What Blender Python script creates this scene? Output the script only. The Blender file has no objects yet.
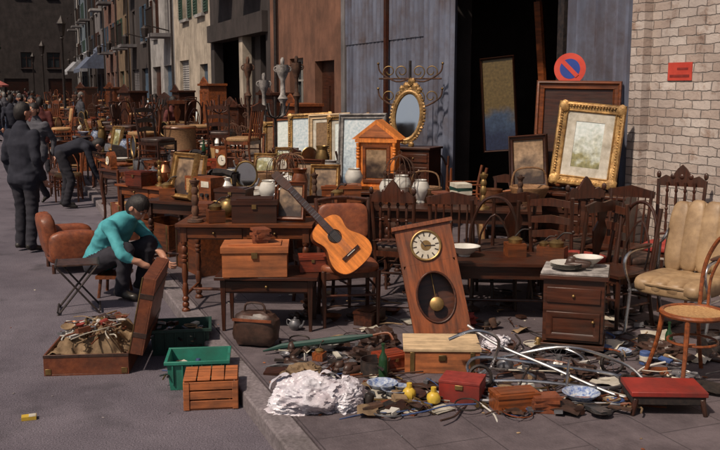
import bpy, math, random
from mathutils import Vector, Matrix, Euler, noise
random.seed(7)
R=math.radians
pi=math.pi
sc=bpy.context.scene
# ------------------------------------------------------------------ materials
def _nodes(name):
    m=bpy.data.materials.new(name); m.use_nodes=True
    nt=m.node_tree; return m,nt,nt.nodes,nt.links,nt.nodes['Principled BSDF']
def nmat(name,c1,c2,scale=8,stretch=(1,1,1),rough=.6,metal=0,bump=.15,detail=6,var=.25,dirt=.35,dirtcol=(.03,.025,.02),lo=.35,hi=.65,trans=0,bdist=.01,dsc=3.1):
    m,nt,N,L,P=_nodes(name)
    tc=N.new('ShaderNodeTexCoord'); mp=N.new('ShaderNodeMapping'); mp.inputs['Scale'].default_value=stretch
    oi=N.new('ShaderNodeObjectInfo')
    L.new(tc.outputs['Object'],mp.inputs[0])
    va=N.new('ShaderNodeVectorMath'); va.operation='ADD'
    L.new(mp.outputs[0],va.inputs[0])
    mm=N.new('ShaderNodeMath'); mm.operation='MULTIPLY'; mm.inputs[1].default_value=37.; L.new(oi.outputs['Random'],mm.inputs[0])
    L.new(mm.outputs[0],va.inputs[1])
    no=N.new('ShaderNodeTexNoise'); no.inputs['Scale'].default_value=scale; no.inputs['Detail'].default_value=detail; no.inputs['Roughness'].default_value=.62
    L.new(va.outputs[0],no.inputs['Vector'])
    cr=N.new('ShaderNodeValToRGB'); cr.color_ramp.elements[0].position=lo; cr.color_ramp.elements[1].position=hi
    cr.color_ramp.elements[0].color=(*c1,1); cr.color_ramp.elements[1].color=(*c2,1)
    L.new(no.outputs['Fac'],cr.inputs[0])
    n2=N.new('ShaderNodeTexNoise'); n2.inputs['Scale'].default_value=dsc; n2.inputs['Detail'].default_value=8; n2.inputs['Roughness'].default_value=.7
    L.new(tc.outputs['Object'],n2.inputs['Vector'])
    mr=N.new('ShaderNodeMapRange'); mr.inputs[1].default_value=.42; mr.inputs[2].default_value=.7; mr.inputs[3].default_value=0; mr.inputs[4].default_value=dirt
    L.new(n2.outputs['Fac'],mr.inputs[0])
    mx=N.new('ShaderNodeMix'); mx.data_type='RGBA'; mx.inputs[7].default_value=(*dirtcol,1)
    L.new(mr.outputs[0],mx.inputs[0]); L.new(cr.outputs[0],mx.inputs[6])
    hs=N.new('ShaderNodeHueSaturation')
    m2=N.new('ShaderNodeMapRange'); m2.inputs[3].default_value=1-var; m2.inputs[4].default_value=1+var
    L.new(oi.outputs['Random'],m2.inputs[0]); L.new(m2.outputs[0],hs.inputs['Value']); L.new(mx.outputs[2],hs.inputs['Color'])
    L.new(hs.outputs[0],P.inputs['Base Color'])
    rr=N.new('ShaderNodeMapRange'); rr.inputs[3].default_value=max(0.03,rough-.12); rr.inputs[4].default_value=min(1,rough+.18)
    L.new(n2.outputs['Fac'],rr.inputs[0]); L.new(rr.outputs[0],P.inputs['Roughness'])
    P.inputs['Metallic'].default_value=metal
    if trans: P.inputs['Transmission Weight'].default_value=trans
    if bump:
        bu=N.new('ShaderNodeBump'); bu.inputs['Strength'].default_value=bump; bu.inputs['Distance'].default_value=bdist
        L.new(no.outputs['Fac'],bu.inputs['Height']); L.new(bu.outputs[0],P.inputs['Normal'])
    return m
def wood(name,c,rough=.45,contrast=.5,axis=0,var=.35):
    st=[22,22,22]; st[axis]=2
    return nmat(name,tuple(x*contrast for x in c),tuple(x*1.35 for x in c),scale=1.6,stretch=tuple(st),rough=rough,bump=.15,var=var,dirt=.6,detail=5)
WD=wood('dark_wood',(.052,.015,.007),rough=.34); WDV=wood('dark_wood_upright',(.05,.0145,.007),axis=2,rough=.34)
WM=wood('brown_wood',(.18,.048,.013),rough=.38); WMV=wood('brown_wood_upright',(.17,.046,.014),axis=2,rough=.38)
WR=wood('red_mahogany',(.19,.03,.012),rough=.32)
WL=wood('pale_wood',(.58,.42,.25),rough=.6,contrast=.78,var=.08)
WO=wood('orange_pine',(.70,.22,.04),rough=.4,contrast=.75,axis=2,var=.1)
WC=wood('crate_wood',(.42,.13,.04),rough=.6,contrast=.6,var=.1)
GILT=nmat('gilt',(.30,.15,.045),(.62,.38,.14),scale=22,rough=.45,metal=.45,bump=.6,dirt=.8)
BRASS=nmat('brass',(.22,.13,.05),(.42,.28,.11),scale=10,rough=.42,metal=.8,bump=.05,dirt=.75)
COPPER=nmat('copper',(.28,.11,.05),(.4,.17,.09),scale=10,rough=.42,metal=.75,bump=.05,dirt=.75)
IRON=nmat('wrought_iron',(.012,.012,.014),(.05,.035,.03),scale=25,rough=.55,metal=.3,bump=.3)
CHROME=nmat('chrome',(.45,.45,.47),(.7,.7,.72),scale=12,rough=.25,metal=.95,bump=.03,dirt=.45)
STEEL=nmat('steel_grey',(.16,.16,.18),(.34,.34,.36),scale=12,rough=.42,metal=.6,bump=.05,dirt=.6)
RUST=nmat('rusty_iron',(.05,.025,.018),(.15,.07,.04),scale=20,rough=.8,metal=.2,bump=.4,dirt=.5)
CER=nmat('white_ceramic',(.55,.53,.48),(.74,.72,.67),scale=4,rough=.25,bump=.02,dirt=.3,var=.1)
BLUEC=nmat('blue_ceramic',(.05,.1,.28),(.5,.55,.6),scale=30,rough=.25,bump=.02)
STONE=nmat('carved_stone',(.17,.155,.15),(.42,.39,.37),scale=14,rough=.8,bump=.5,dirt=.8,dsc=7)
LEA=nmat('brown_leather',(.14,.038,.017),(.24,.07,.028),scale=18,rough=.42,bump=.25,dirt=.6)
LEAD=nmat('dark_leather',(.03,.016,.012),(.07,.035,.025),scale=18,rough=.42,bump=.25)
TAN=nmat('tan_vinyl',(.26,.165,.085),(.40,.27,.15),scale=9,rough=.48,bump=.15,dirt=.7,dirtcol=(.1,.06,.035),var=.05)
REDF=nmat('red_fabric',(.2,.018,.013),(.32,.035,.024),scale=20,rough=.7,bump=.2)
REDP=nmat('red_lacquer',(.22,.018,.014),(.34,.03,.02),scale=6,rough=.45,bump=.05,dirt=.75)
REDW=nmat('red_notice_paint',(.55,.05,.03),(.65,.08,.05),scale=6,rough=.6,bump=.02,dirt=.2)
GREENP=nmat('green_plastic',(.015,.15,.105),(.025,.21,.15),scale=6,rough=.45,bump=.04,dirt=.6,var=.05)
DGREENP=nmat('dark_green_plastic',(.01,.04,.032),(.016,.06,.048),scale=6,rough=.45,bump=.04,dirt=.5,var=.05)
BAG=nmat('white_plastic_film',(.42,.40,.45),(.74,.73,.78),scale=7,rough=.26,bump=.8,bdist=.02,dirt=.5,dirtcol=(.3,.16,.16),var=.05,dsc=5)
YEL=nmat('yellow_plastic',(.5,.32,.03),(.65,.45,.06),scale=6,rough=.4,bump=.03,dirt=.4,var=.05)
PAPER=nmat('old_paper',(.42,.38,.3),(.62,.58,.5),scale=10,rough=.85,bump=.1,dirt=.5)
BLUEP=nmat('blue_card',(.03,.06,.18),(.06,.11,.26),scale=6,rough=.6,bump=.03)
CLOTHG=nmat('drab_cloth',(.12,.07,.035),(.34,.23,.13),scale=9,rough=.95,bump=.5)
CLOTHW=nmat('pale_cloth',(.38,.36,.33),(.55,.53,.5),scale=7,rough=.95,bump=.3)
WICK=nmat('wicker',(.13,.06,.025),(.30,.16,.07),scale=5,stretch=(6,6,30),rough=.7,bump=.6)
CANE=nmat('cane',(.25,.13,.05),(.42,.25,.11),scale=60,rough=.6,bump=.5)
TEAL=nmat('teal_shirt_cloth',(.04,.25,.29),(.08,.37,.41),scale=7,rough=.9,bump=.35,dirt=.3,dirtcol=(.015,.11,.14),var=0,dsc=6)
SUIT=nmat('navy_suit_cloth',(.008,.009,.018),(.016,.017,.028),scale=9,rough=.95,bump=.15,dirt=0,var=.1)
TROU=nmat('dark_trouser_cloth',(.010,.010,.016),(.022,.02,.028),scale=9,rough=.95,bump=.15,dirt=0)
SKIN=nmat('skin',(.36,.17,.11),(.46,.24,.16),scale=9,rough=.5,bump=.05,dirt=.15,dirtcol=(.25,.1,.07),var=.1)
HAIR=nmat('dark_hair',(.005,.004,.004),(.018,.012,.01),scale=9,stretch=(14,14,2),rough=.55,bump=.6,var=.1,dirt=0)
SHOE=nmat('black_shoe',(.01,.01,.01),(.03,.025,.02),scale=9,rough=.35,bump=.05)
EYEW=nmat('eye_white',(.7,.68,.66),(.75,.73,.7),scale=3,rough=.2,bump=0,var=0,dirt=0)
LIP=nmat('lip',(.35,.12,.1),(.4,.15,.12),scale=5,rough=.5,bump=0,var=0,dirt=0)
def glassy(name,c,rough=.06,metal=.0):
    m,nt,N,L,P=_nodes(name)
    n=N.new('ShaderNodeTexNoise'); n.inputs['Scale'].default_value=4; n.inputs['Detail'].default_value=5
    r=N.new('ShaderNodeMapRange'); r.inputs[3].default_value=rough; r.inputs[4].default_value=rough+.2
    L.new(n.outputs['Fac'],r.inputs[0]); L.new(r.outputs[0],P.inputs['Roughness'])
    P.inputs['Base Color'].default_value=(*c,1); P.inputs['Metallic'].default_value=metal
    return m
GLASS=glassy('window_glass',(.02,.025,.03)); MIRR=glassy('mirror_glass',(.6,.64,.68),.03,1.)
BOTG=glassy('green_bottle_glass',(.015,.05,.02),.08)
def painting(name,sky,land,dark,mid=.55,sc_=6):
    m,nt,N,L,P=_nodes(name)
    tc=N.new('ShaderNodeTexCoord'); sx=N.new('ShaderNodeSeparateXYZ'); L.new(tc.outputs['Object'],sx.inputs[0])
    n=N.new('ShaderNodeTexNoise'); n.inputs['Scale'].default_value=sc_; n.inputs['Detail'].default_value=7; L.new(tc.outputs['Object'],n.inputs['Vector'])
    a=N.new('ShaderNodeMath'); a.operation='MULTIPLY_ADD'; a.inputs[1].default_value=.75; L.new(n.outputs['Fac'],a.inputs[0]); L.new(sx.outputs['Z'],a.inputs[2])
    cr=N.new('ShaderNodeValToRGB'); e=cr.color_ramp.elements
    e[0].position=mid-.2; e[0].color=(*dark,1); e[1].position=min(1,mid+.35); e[1].color=(*sky,1)
    x=e.new(mid); x.color=(*land,1); x=e.new(mid+.1); x.color=(*[ (s+l)/2 for s,l in zip(sky,land)],1)
    L.new(a.outputs[0],cr.inputs[0])
    n2=N.new('ShaderNodeTexNoise'); n2.inputs['Scale'].default_value=28; n2.inputs['Detail'].default_value=6; L.new(tc.outputs['Object'],n2.inputs['Vector'])
    mx=N.new('ShaderNodeMix'); mx.data_type='RGBA'; mx.blend_type='OVERLAY'; mx.inputs[0].default_value=.8
    L.new(cr.outputs[0],mx.inputs[6]); L.new(n2.outputs['Fac'],mx.inputs[7]); L.new(mx.outputs[2],P.inputs['Base Color'])
    P.inputs['Roughness'].default_value=.4
    return m
PNT1=painting('landscape_paint',(.62,.68,.66),(.28,.26,.12),(.06,.06,.04),.62,9)
PNT2=painting('seascape_paint',(.52,.6,.64),(.2,.28,.36),(.06,.08,.12),.62,5)
PNT3=painting('canvas_paint',(.09,.06,.02),(.03,.05,.09),(.012,.018,.045),.8,3)
PNT4=painting('brown_portrait_paint',(.2,.12,.06),(.3,.2,.12),(.04,.025,.02),.7,5)
def brickmat(name,paint,raw,mort,bw=.24,rh=.085,cov=.62):
    m,nt,N,L,P=_nodes(name)
    tc=N.new('ShaderNodeTexCoord'); sx=N.new('ShaderNodeSeparateXYZ'); cx=N.new('ShaderNodeCombineXYZ')
    L.new(tc.outputs['Object'],sx.inputs[0]); L.new(sx.outputs['X'],cx.inputs[0]); L.new(sx.outputs['Z'],cx.inputs[1])
    w=N.new('ShaderNodeTexNoise'); w.inputs['Scale'].default_value=12; w.inputs['Detail'].default_value=3; L.new(tc.outputs['Object'],w.inputs['Vector'])
    vm=N.new('ShaderNodeVectorMath'); vm.operation='SCALE'; vm.inputs['Scale'].default_value=.035; L.new(w.outputs['Color'],vm.inputs[0])
    va=N.new('ShaderNodeVectorMath'); va.operation='ADD'; L.new(cx.outputs[0],va.inputs[0]); L.new(vm.outputs[0],va.inputs[1])
    def br(c1,c2,mo):
        b=N.new('ShaderNodeTexBrick'); b.inputs['Scale'].default_value=1; b.inputs['Brick Width'].default_value=bw; b.inputs['Row Height'].default_value=rh
        b.inputs['Mortar Size'].default_value=.007; b.inputs['Mortar Smooth'].default_value=.7; b.inputs['Bias'].default_value=0
        b.inputs['Color1'].default_value=(*c1,1); b.inputs['Color2'].default_value=(*c2,1); b.inputs['Mortar'].default_value=(*mo,1); L.new(va.outputs[0],b.inputs['Vector']); return b
    b=br(raw,(raw[0]*.6,raw[1]*.6,raw[2]*.65),mort); b2=br(paint,(paint[0]*.68,paint[1]*.6,paint[2]*.56),[p*.42 for p in paint])
    n=N.new('ShaderNodeTexNoise'); n.inputs['Scale'].default_value=5; n.inputs['Detail'].default_value=9; n.inputs['Roughness'].default_value=.72; L.new(tc.outputs['Object'],n.inputs['Vector'])
    mr=N.new('ShaderNodeMapRange'); mr.inputs[1].default_value=cov-.1; mr.inputs[2].default_value=cov+.05; L.new(n.outputs['Fac'],mr.inputs[0])
    mx=N.new('ShaderNodeMix'); mx.data_type='RGBA'; L.new(mr.outputs[0],mx.inputs[0]); L.new(b2.outputs['Color'],mx.inputs[6]); L.new(b.outputs['Color'],mx.inputs[7])
    n3=N.new('ShaderNodeTexNoise'); n3.inputs['Scale'].default_value=1.3; n3.inputs['Detail'].default_value=6; L.new(tc.outputs['Object'],n3.inputs['Vector'])
    m3=N.new('ShaderNodeMapRange'); m3.inputs[1].default_value=.4; m3.inputs[2].default_value=.75; m3.inputs[4].default_value=.55; L.new(n3.outputs['Fac'],m3.inputs[0])
    mx2=N.new('ShaderNodeMix'); mx2.data_type='RGBA'; mx2.inputs[7].default_value=(.16,.12,.11,1); L.new(m3.outputs[0],mx2.inputs[0]); L.new(mx.outputs[2],mx2.inputs[6])
    L.new(mx2.outputs[2],P.inputs['Base Color']); P.inputs['Roughness'].default_value=.85
    iv=N.new('ShaderNodeMath'); iv.operation='MULTIPLY_ADD'; iv.inputs[1].default_value=-1.; L.new(b.outputs['Fac'],iv.inputs[0]); 
    ns=N.new('ShaderNodeMath'); ns.operation='MULTIPLY'; ns.inputs[1].default_value=1.3; L.new(n.outputs['Fac'],ns.inputs[0]); L.new(ns.outputs[0],iv.inputs[2])
    bu=N.new('ShaderNodeBump'); bu.inputs['Strength'].default_value=1; bu.inputs['Distance'].default_value=.016; L.new(iv.outputs[0],bu.inputs['Height']); L.new(bu.outputs[0],P.inputs['Normal'])
    return m
BRICKW=brickmat('whitewashed_brick',(.62,.55,.50),(.30,.18,.12),(.2,.17,.15),cov=.635)
BRICKR=brickmat('red_brick',(.2,.09,.06),(.15,.07,.05),(.14,.12,.11),cov=.5)
def slabmat(name,c,bw,rh,mort):
    m,nt,N,L,P=_nodes(name)
    tc=N.new('ShaderNodeTexCoord')
    b=N.new('ShaderNodeTexBrick'); b.inputs['Scale'].default_value=1; b.inputs['Brick Width'].default_value=bw; b.inputs['Row Height'].default_value=rh; b.inputs['Mortar Size'].default_value=.006; b.inputs['Mortar Smooth'].default_value=.6
    b.inputs['Color1'].default_value=(*c,1); b.inputs['Color2'].default_value=(*[x*.88 for x in c],1); b.inputs['Mortar'].default_value=(*mort,1)
    L.new(tc.outputs['Object'],b.inputs['Vector'])
    n=N.new('ShaderNodeTexNoise'); n.inputs['Scale'].default_value=2.6; n.inputs['Detail'].default_value=10; n.inputs['Roughness'].default_value=.75; L.new(tc.outputs['Object'],n.inputs['Vector'])
    mr=N.new('ShaderNodeMapRange'); mr.inputs[1].default_value=.36; mr.inputs[2].default_value=.66; mr.inputs[4].default_value=.85; L.new(n.outputs['Fac'],mr.inputs[0])
    mx=N.new('ShaderNodeMix'); mx.data_type='RGBA'; mx.inputs[7].default_value=(c[0]*.3,c[1]*.28,c[2]*.3,1); L.new(mr.outputs[0],mx.inputs[0]); L.new(b.outputs['Color'],mx.inputs[6])
    L.new(mx.outputs[2],P.inputs['Base Color']); P.inputs['Roughness'].default_value=.8
    f=N.new('ShaderNodeTexNoise'); f.inputs['Scale'].default_value=70; f.inputs['Detail'].default_value=6; L.new(tc.outputs['Object'],f.inputs['Vector'])
    s=N.new('ShaderNodeMath'); s.operation='MULTIPLY_ADD'; s.inputs[1].default_value=-1.2; L.new(b.outputs['Fac'],s.inputs[0]); L.new(f.outputs['Fac'],s.inputs[2])
    bu=N.new('ShaderNodeBump'); bu.inputs['Strength'].default_value=.6; bu.inputs['Distance'].default_value=.008; L.new(s.outputs[0],bu.inputs['Height']); L.new(bu.outputs[0],P.inputs['Normal'])
    return m
PAVE=slabmat('pavement_slabs',(.135,.108,.118),.6,.45,(.07,.056,.062))
KERB=nmat('kerb_granite',(.12,.1,.108),(.22,.19,.2),scale=40,rough=.8,bump=.3,dirt=.6)
def asphalt():
    m,nt,N,L,P=_nodes('asphalt')
    tc=N.new('ShaderNodeTexCoord')
    n=N.new('ShaderNodeTexNoise'); n.inputs['Scale'].default_value=.9; n.inputs['Detail'].default_value=12; n.inputs['Roughness'].default_value=.7; L.new(tc.outputs['Object'],n.inputs['Vector'])
    cr=N.new('ShaderNodeValToRGB'); cr.color_ramp.elements[0].position=.33; cr.color_ramp.elements[1].position=.68
    cr.color_ramp.elements[0].color=(.074,.062,.078,1); cr.color_ramp.elements[1].color=(.145,.125,.148,1); L.new(n.outputs['Fac'],cr.inputs[0])
    f=N.new('ShaderNodeTexNoise'); f.inputs['Scale'].default_value=110; f.inputs['Detail'].default_value=4; L.new(tc.outputs['Object'],f.inputs['Vector'])
    fr=N.new('ShaderNodeMapRange'); fr.inputs[1].default_value=.3; fr.inputs[2].default_value=.7; fr.inputs[3].default_value=.45; fr.inputs[4].default_value=1.55; L.new(f.outputs['Fac'],fr.inputs[0])
    vm=N.new('ShaderNodeVectorMath'); vm.operation='SCALE'; L.new(cr.outputs[0],vm.inputs[0]); L.new(fr.outputs[0],vm.inputs['Scale'])
    o=N.new('ShaderNodeTexNoise'); o.inputs['Scale'].default_value=2.3; o.inputs['Detail'].default_value=3; L.new(tc.outputs['Object'],o.inputs['Vector'])
    orr=N.new('ShaderNodeMapRange'); orr.inputs[1].default_value=.57; orr.inputs[2].default_value=.72; orr.inputs[4].default_value=.6; L.new(o.outputs['Fac'],orr.inputs[0])
    mx=N.new('ShaderNodeMix'); mx.data_type='RGBA'; mx.inputs[7].default_value=(.032,.028,.034,1); L.new(orr.outputs[0],mx.inputs[0]); L.new(vm.outputs[0],mx.inputs[6])
    L.new(mx.outputs[2],P.inputs['Base Color']); P.inputs['Roughness'].default_value=.8
    bu=N.new('ShaderNodeBump'); bu.inputs['Strength'].default_value=.7; bu.inputs['Distance'].default_value=.006; L.new(f.outputs['Fac'],bu.inputs['Height']); L.new(bu.outputs[0],P.inputs['Normal'])
    return m
ASPH=asphalt()
def plaster(n,c,d=.8): return nmat(n,tuple(x*.6 for x in c),c,scale=2.2,stretch=(1.6,1,.6),rough=.9,bump=.4,var=0,dirt=d,dirtcol=tuple(x*.22 for x in c),detail=10,dsc=1.1)
P_BROWN=plaster('brown_stucco',(.22,.10,.06),.8); P_CREAM=plaster('cream_stucco',(.52,.44,.35)); P_PINK=plaster('pink_stucco',(.24,.14,.12)); P_GREY=plaster('grey_stucco',(.2,.185,.19))
P_OCH=plaster('ochre_stucco',(.22,.15,.09)); P_WHITE=plaster('white_stucco',(.42,.40,.39)); P_BLUE=plaster('blue_stucco',(.14,.18,.22)); P_DARK=plaster('dark_stucco',(.05,.038,.036))
TRIM=nmat('window_frame_paint',(.25,.24,.22),(.38,.36,.33),scale=5,rough=.6,bump=.1,dirt=.5)
CORR=nmat('corrugated_blue_grey',(.105,.115,.16),(.18,.2,.27),scale=1.6,stretch=(3,3,.5),rough=.5,metal=.15,bump=.15,var=.05,dirt=.8,dirtcol=(.07,.04,.03),detail=9,dsc=1.6)
DOORB=nmat('blue_door_paint',(.04,.07,.11),(.07,.11,.16),scale=3,rough=.5,bump=.1)
DOORG=nmat('green_door_paint',(.025,.06,.045),(.045,.085,.06),scale=3,rough=.5,bump=.1)
ROOF=nmat('roof_tiles',(.12,.07,.05),(.22,.12,.09),scale=6,rough=.9,bump=.5)
AWW=nmat('white_awning',(.26,.27,.3),(.38,.39,.43),scale=2,rough=.9,bump=.1,var=.05,dirt=.7)
AWB=nmat('blue_awning',(.08,.1,.16),(.12,.15,.22),scale=2,rough=.9,bump=.1,var=.05,dirt=.6)
AWR=nmat('red_awning',(.3,.07,.06),(.4,.12,.1),scale=2,rough=.9,bump=.1,var=.05)
BARK=nmat('bark',(.05,.035,.025),(.12,.09,.06),scale=9,rough=.9,bump=.6)
LEAF=nmat('leaf_green',(.02,.035,.012),(.055,.075,.03),scale=1.2,rough=.7,bump=0,var=.1,dirt=0)
# ------------------------------------------------------------------ mesh builder
def V(*a): return Vector(a)
def orient(z,front):
    z=Vector(z).normalized(); y=-Vector(front); y=(y-z*y.dot(z)).normalized(); x=y.cross(z)
    return Matrix((x,y,z)).transposed().to_4x4()
def TR(loc,rot=(0,0,0),s=(1,1,1)):
    return Matrix.Translation(loc)@Euler(rot).to_matrix().to_4x4()@Matrix.Diagonal((*s,1))
def smooth(pts,k=5,closed=False):
    P=[Vector(p) for p in pts]; n=len(P); out=[]
    rng=range(n if closed else n-1)
    for i in rng:
        g=lambda j: P[j%n] if closed else P[max(0,min(n-1,j))]
        a,b,c,d=g(i-1),g(i),g(i+1),g(i+2)
        for q in range(k):
            t=q/k; out.append(.5*((2*b)+(c-a)*t+(2*a-5*b+4*c-d)*t*t+(3*b-a-3*c+d)*t**3))
    if not closed: out.append(P[-1])
    return out
class MB:
    def __init__(s): s.v=[];s.f=[];s.m=[];s.mats=[];s.T=Matrix.Identity(4);s.st=[]
    def push(s,M): s.st.append(s.T.copy()); s.T=s.T@M
    def pop(s): s.T=s.st.pop()
    def mi(s,m):
        if m not in s.mats: s.mats.append(m)
        return s.mats.index(m)
    def add(s,vs,fs,mat,M=None):
        T=s.T@M if M is not None else s.T
        o=len(s.v); k=s.mi(mat)
        s.v.extend([tuple(T@Vector(p)) for p in vs])
        for f in fs: s.f.append(tuple(o+i for i in f)); s.m.append(k)
    def box(s,c,sz,mat,r=(0,0,0)):
        a,b,d=sz[0]/2,sz[1]/2,sz[2]/2
        vs=[(x,y,z) for x in(-a,a) for y in(-b,b) for z in(-d,d)]
        s.add(vs,[(0,1,3,2),(4,6,7,5),(0,4,5,1),(2,3,7,6),(0,2,6,4),(1,5,7,3)],mat,TR(c,r))
    def b2(s,x0,x1,y0,y1,z0,z1,mat): s.box(((x0+x1)/2,(y0+y1)/2,(z0+z1)/2),(x1-x0,y1-y0,z1-z0),mat)
    def quad(s,a,b,c,d,mat): s.add([a,b,c,d],[(0,1,2,3)],mat)
    def tube(s,pts,r,mat,n=8,closed=False):
        P=[Vector(p) for p in pts]; m=len(P)
        rs=r if isinstance(r,(list,tuple)) else [r]*m
        t0=(P[1]-P[0]).normalized(); nx=t0.orthogonal().normalized(); vs=[];fs=[]; prev=t0
        for i in range(m):
            if closed: t=(P[(i+1)%m]-P[i-1])
            else: t=(P[min(m-1,i+1)]-P[max(0,i-1)])
            t=t.normalized() if t.length>1e-9 else prev
            nx=prev.rotation_difference(t)@nx; nx=(nx-t*nx.dot(t)).normalized(); prev=t; ny=t.cross(nx)
            for j in range(n):
                a=2*pi*j/n; vs.append(P[i]+(nx*math.cos(a)+ny*math.sin(a))*rs[i])
        for i in range(m if closed else m-1):
            i2=(i+1)%m
            for j in range(n):
                j2=(j+1)%n; fs.append((i*n+j,i*n+j2,i2*n+j2,i2*n+j))
        if not closed:
            fs.append(tuple(range(n-1,-1,-1))); fs.append(tuple((m-1)*n+j for j in range(n)))
        s.add(vs,fs,mat)
    def cyl(s,a,b,r,mat,n=12,r2=None): s.tube([a,b],[r,r if r2 is None else r2],mat,n)
    def lathe(s,prof,mat,c=(0,0,0),r=(0,0,0),n=16,sc=(1,1,1)):
        vs=[];fs=[];m=len(prof)
        for (q,z) in prof:
            q=max(q,.0005)
            for j in range(n):
                a=2*pi*j/n; vs.append((q*math.cos(a),q*math.sin(a),z))
        for i in range(m-1):
            for j in range(n):
                j2=(j+1)%n; fs.append((i*n+j,i*n+j2,(i+1)*n+j2,(i+1)*n+j))
        s.add(vs,fs,mat,TR(c,r,sc))
    def ball(s,c,rad,mat,r=(0,0,0),n=12,M=None,e=1.,amp=0,fr=6,sd=0,flat=None):
        if not isinstance(rad,(list,tuple)): rad=(rad,)*3
        vs=[];fs=[];m=max(4,n*2//3)
        pw=lambda q: math.copysign(abs(q)**e,q)
        for i in range(m+1):
            ph=pi*i/m
            for j in range(n):
                a=2*pi*j/n; q=Vector((pw(math.sin(ph)*math.cos(a)),pw(math.sin(ph)*math.sin(a)),pw(math.cos(ph))))
                if amp: q=q*(1+amp*noise.noise(q*fr+Vector((sd,sd*1.7,0)))*2)
                if flat is not None and q.z<flat: q.z=flat
                vs.append((q.x*rad[0],q.y*rad[1],q.z*rad[2]))
        for i in range(m):
            for j in range(n):
                j2=(j+1)%n; fs.append((i*n+j,(i+1)*n+j,(i+1)*n+j2,i*n+j2))
        s.add(vs,fs,mat,M if M is not None else TR(c,r))
    def poly(s,pts,y0,y1,mat,M=None):
        n=len(pts); vs=[(p[0],y0,p[1]) for p in pts]+[(p[0],y1,p[1]) for p in pts]
        fs=[tuple(range(n)),tuple(range(2*n-1,n-1,-1))]+[(i,i+n,(i+1)%n+n,(i+1)%n) for i in range(n)]
        s.add(vs,fs,mat,M)
    def ring(s,w,h,prof,mat,x0=0,z0=0):
        vs=[];fs=[]
        for (i,y) in prof: vs+= [(x0-w/2+i,y,z0+i),(x0+w/2-i,y,z0+i),(x0+w/2-i,y,z0+h-i),(x0-w/2+i,y,z0+h-i)]
        for k in range(len(prof)-1):
            for j in range(4):
                j2=(j+1)%4; fs.append((k*4+j,k*4+j2,(k+1)*4+j2,(k+1)*4+j))
        s.add(vs,fs,mat)
    def mesh(s,name):
        me=bpy.data.meshes.new(name); me.from_pydata(s.v,[],s.f)
        for m in s.mats: me.materials.append(m)
        me.polygons.foreach_set('material_index',s.m); me.polygons.foreach_set('use_smooth',[True]*len(s.f))
        me.update(); 
        try: me.set_sharp_from_angle(angle=R(38))
        except Exception: pass
        return me
    def done(s,name,loc=(0,0,0),rz=0,M=None,bevel=0,scale=1):
        return put(s.mesh(name),name,loc,rz,M,bevel,scale)
def put(me,name,loc=(0,0,0),rz=0,M=None,bevel=0,scale=1):
    ob=bpy.data.objects.new(name,me); sc.collection.objects.link(ob)
    if M is not None: ob.matrix_world=Matrix.Translation(loc)@M@Matrix.Scale(scale,4)
    else: ob.location=loc; ob.rotation_euler=(0,0,rz); ob.scale=(scale,)*3
    if bevel:
        bm=ob.modifiers.new('bevel','BEVEL'); bm.width=bevel; bm.segments=2; bm.limit_method='ANGLE'; bm.angle_limit=R(50); bm.harden_normals=False
    return ob
# street frame -------------------------------------------------------
SA=R(109.8); D=V(math.cos(SA),math.sin(SA),0); NN=V(-math.sin(SA),math.cos(SA),0); P0=V(6.34,0,0)
def SP(s,o,z=0): p=P0+D*s+NN*o; return (p.x,p.y,z)
# ------------------------------------------------------------------ ground
b=MB(); b.quad((-400,-400,-.108),(400,-400,-.108),(400,400,-.108),(-400,400,-.108),ASPH); b.done('ground')
b=MB(); b.quad((-20,4.6,-.1),(165,4.6,-.1),(165,11.7,-.1),(-20,11.7,-.1),ASPH); b.done('road',P0,SA)
b=MB(); b.b2(-20,165,-.5,4.52,-.3,0,PAVE); b.done('pavement',P0,SA)
b=MB(); b.b2(-20,165,11.76,15,-.3,0,PAVE); b.done('pavement',P0,SA)
b=MB()
s=-20
while s<165:
    l=random.uniform(.85,1.05); j=random.uniform(-.006,.006)
    b.b2(s+.006,s+l-.006,4.526,4.69+j,-.25,.004+j*.6,KERB); b.b2(s+.006,s+l-.006,11.6-j,11.754,-.25,.004,KERB); s+=l
b.done('kerb',P0,SA,bevel=.012)
# ------------------------------------------------------------------ buildings
def wall_cells(b,s0,s1,h,ops,mat,rec=.28):
    S=sorted({s0,s1,*[o[0] for o in ops],*[o[1] for o in ops]}); Z=sorted({0,h,*[o[2] for o in ops],*[o[3] for o in ops]})
    for i in range(len(S)-1):
        for k in range(len(Z)-1):
            cx=(S[i]+S[i+1])/2; cz=(Z[k]+Z[k+1])/2
            if any(o[0]<cx<o[1] and o[2]<cz<o[3] for o in ops): continue
            b.quad((S[i],0,Z[k]),(S[i],0,Z[k+1]),(S[i+1],0,Z[k+1]),(S[i+1],0,Z[k]),mat)
    for o in ops:
        a,c,z,y=o[:4]
        b.quad((a,0,z),(a,-rec,z),(a,-rec,y),(a,0,y),mat); b.quad((c,0,z),(c,0,y),(c,-rec,y),(c,-rec,z),mat)
        b.quad((a,0,y),(a,-rec,y),(c,-rec,y),(c,0,y),mat); b.quad((a,0,z),(c,0,z),(c,-rec,z),(a,-rec,z),mat)
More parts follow.
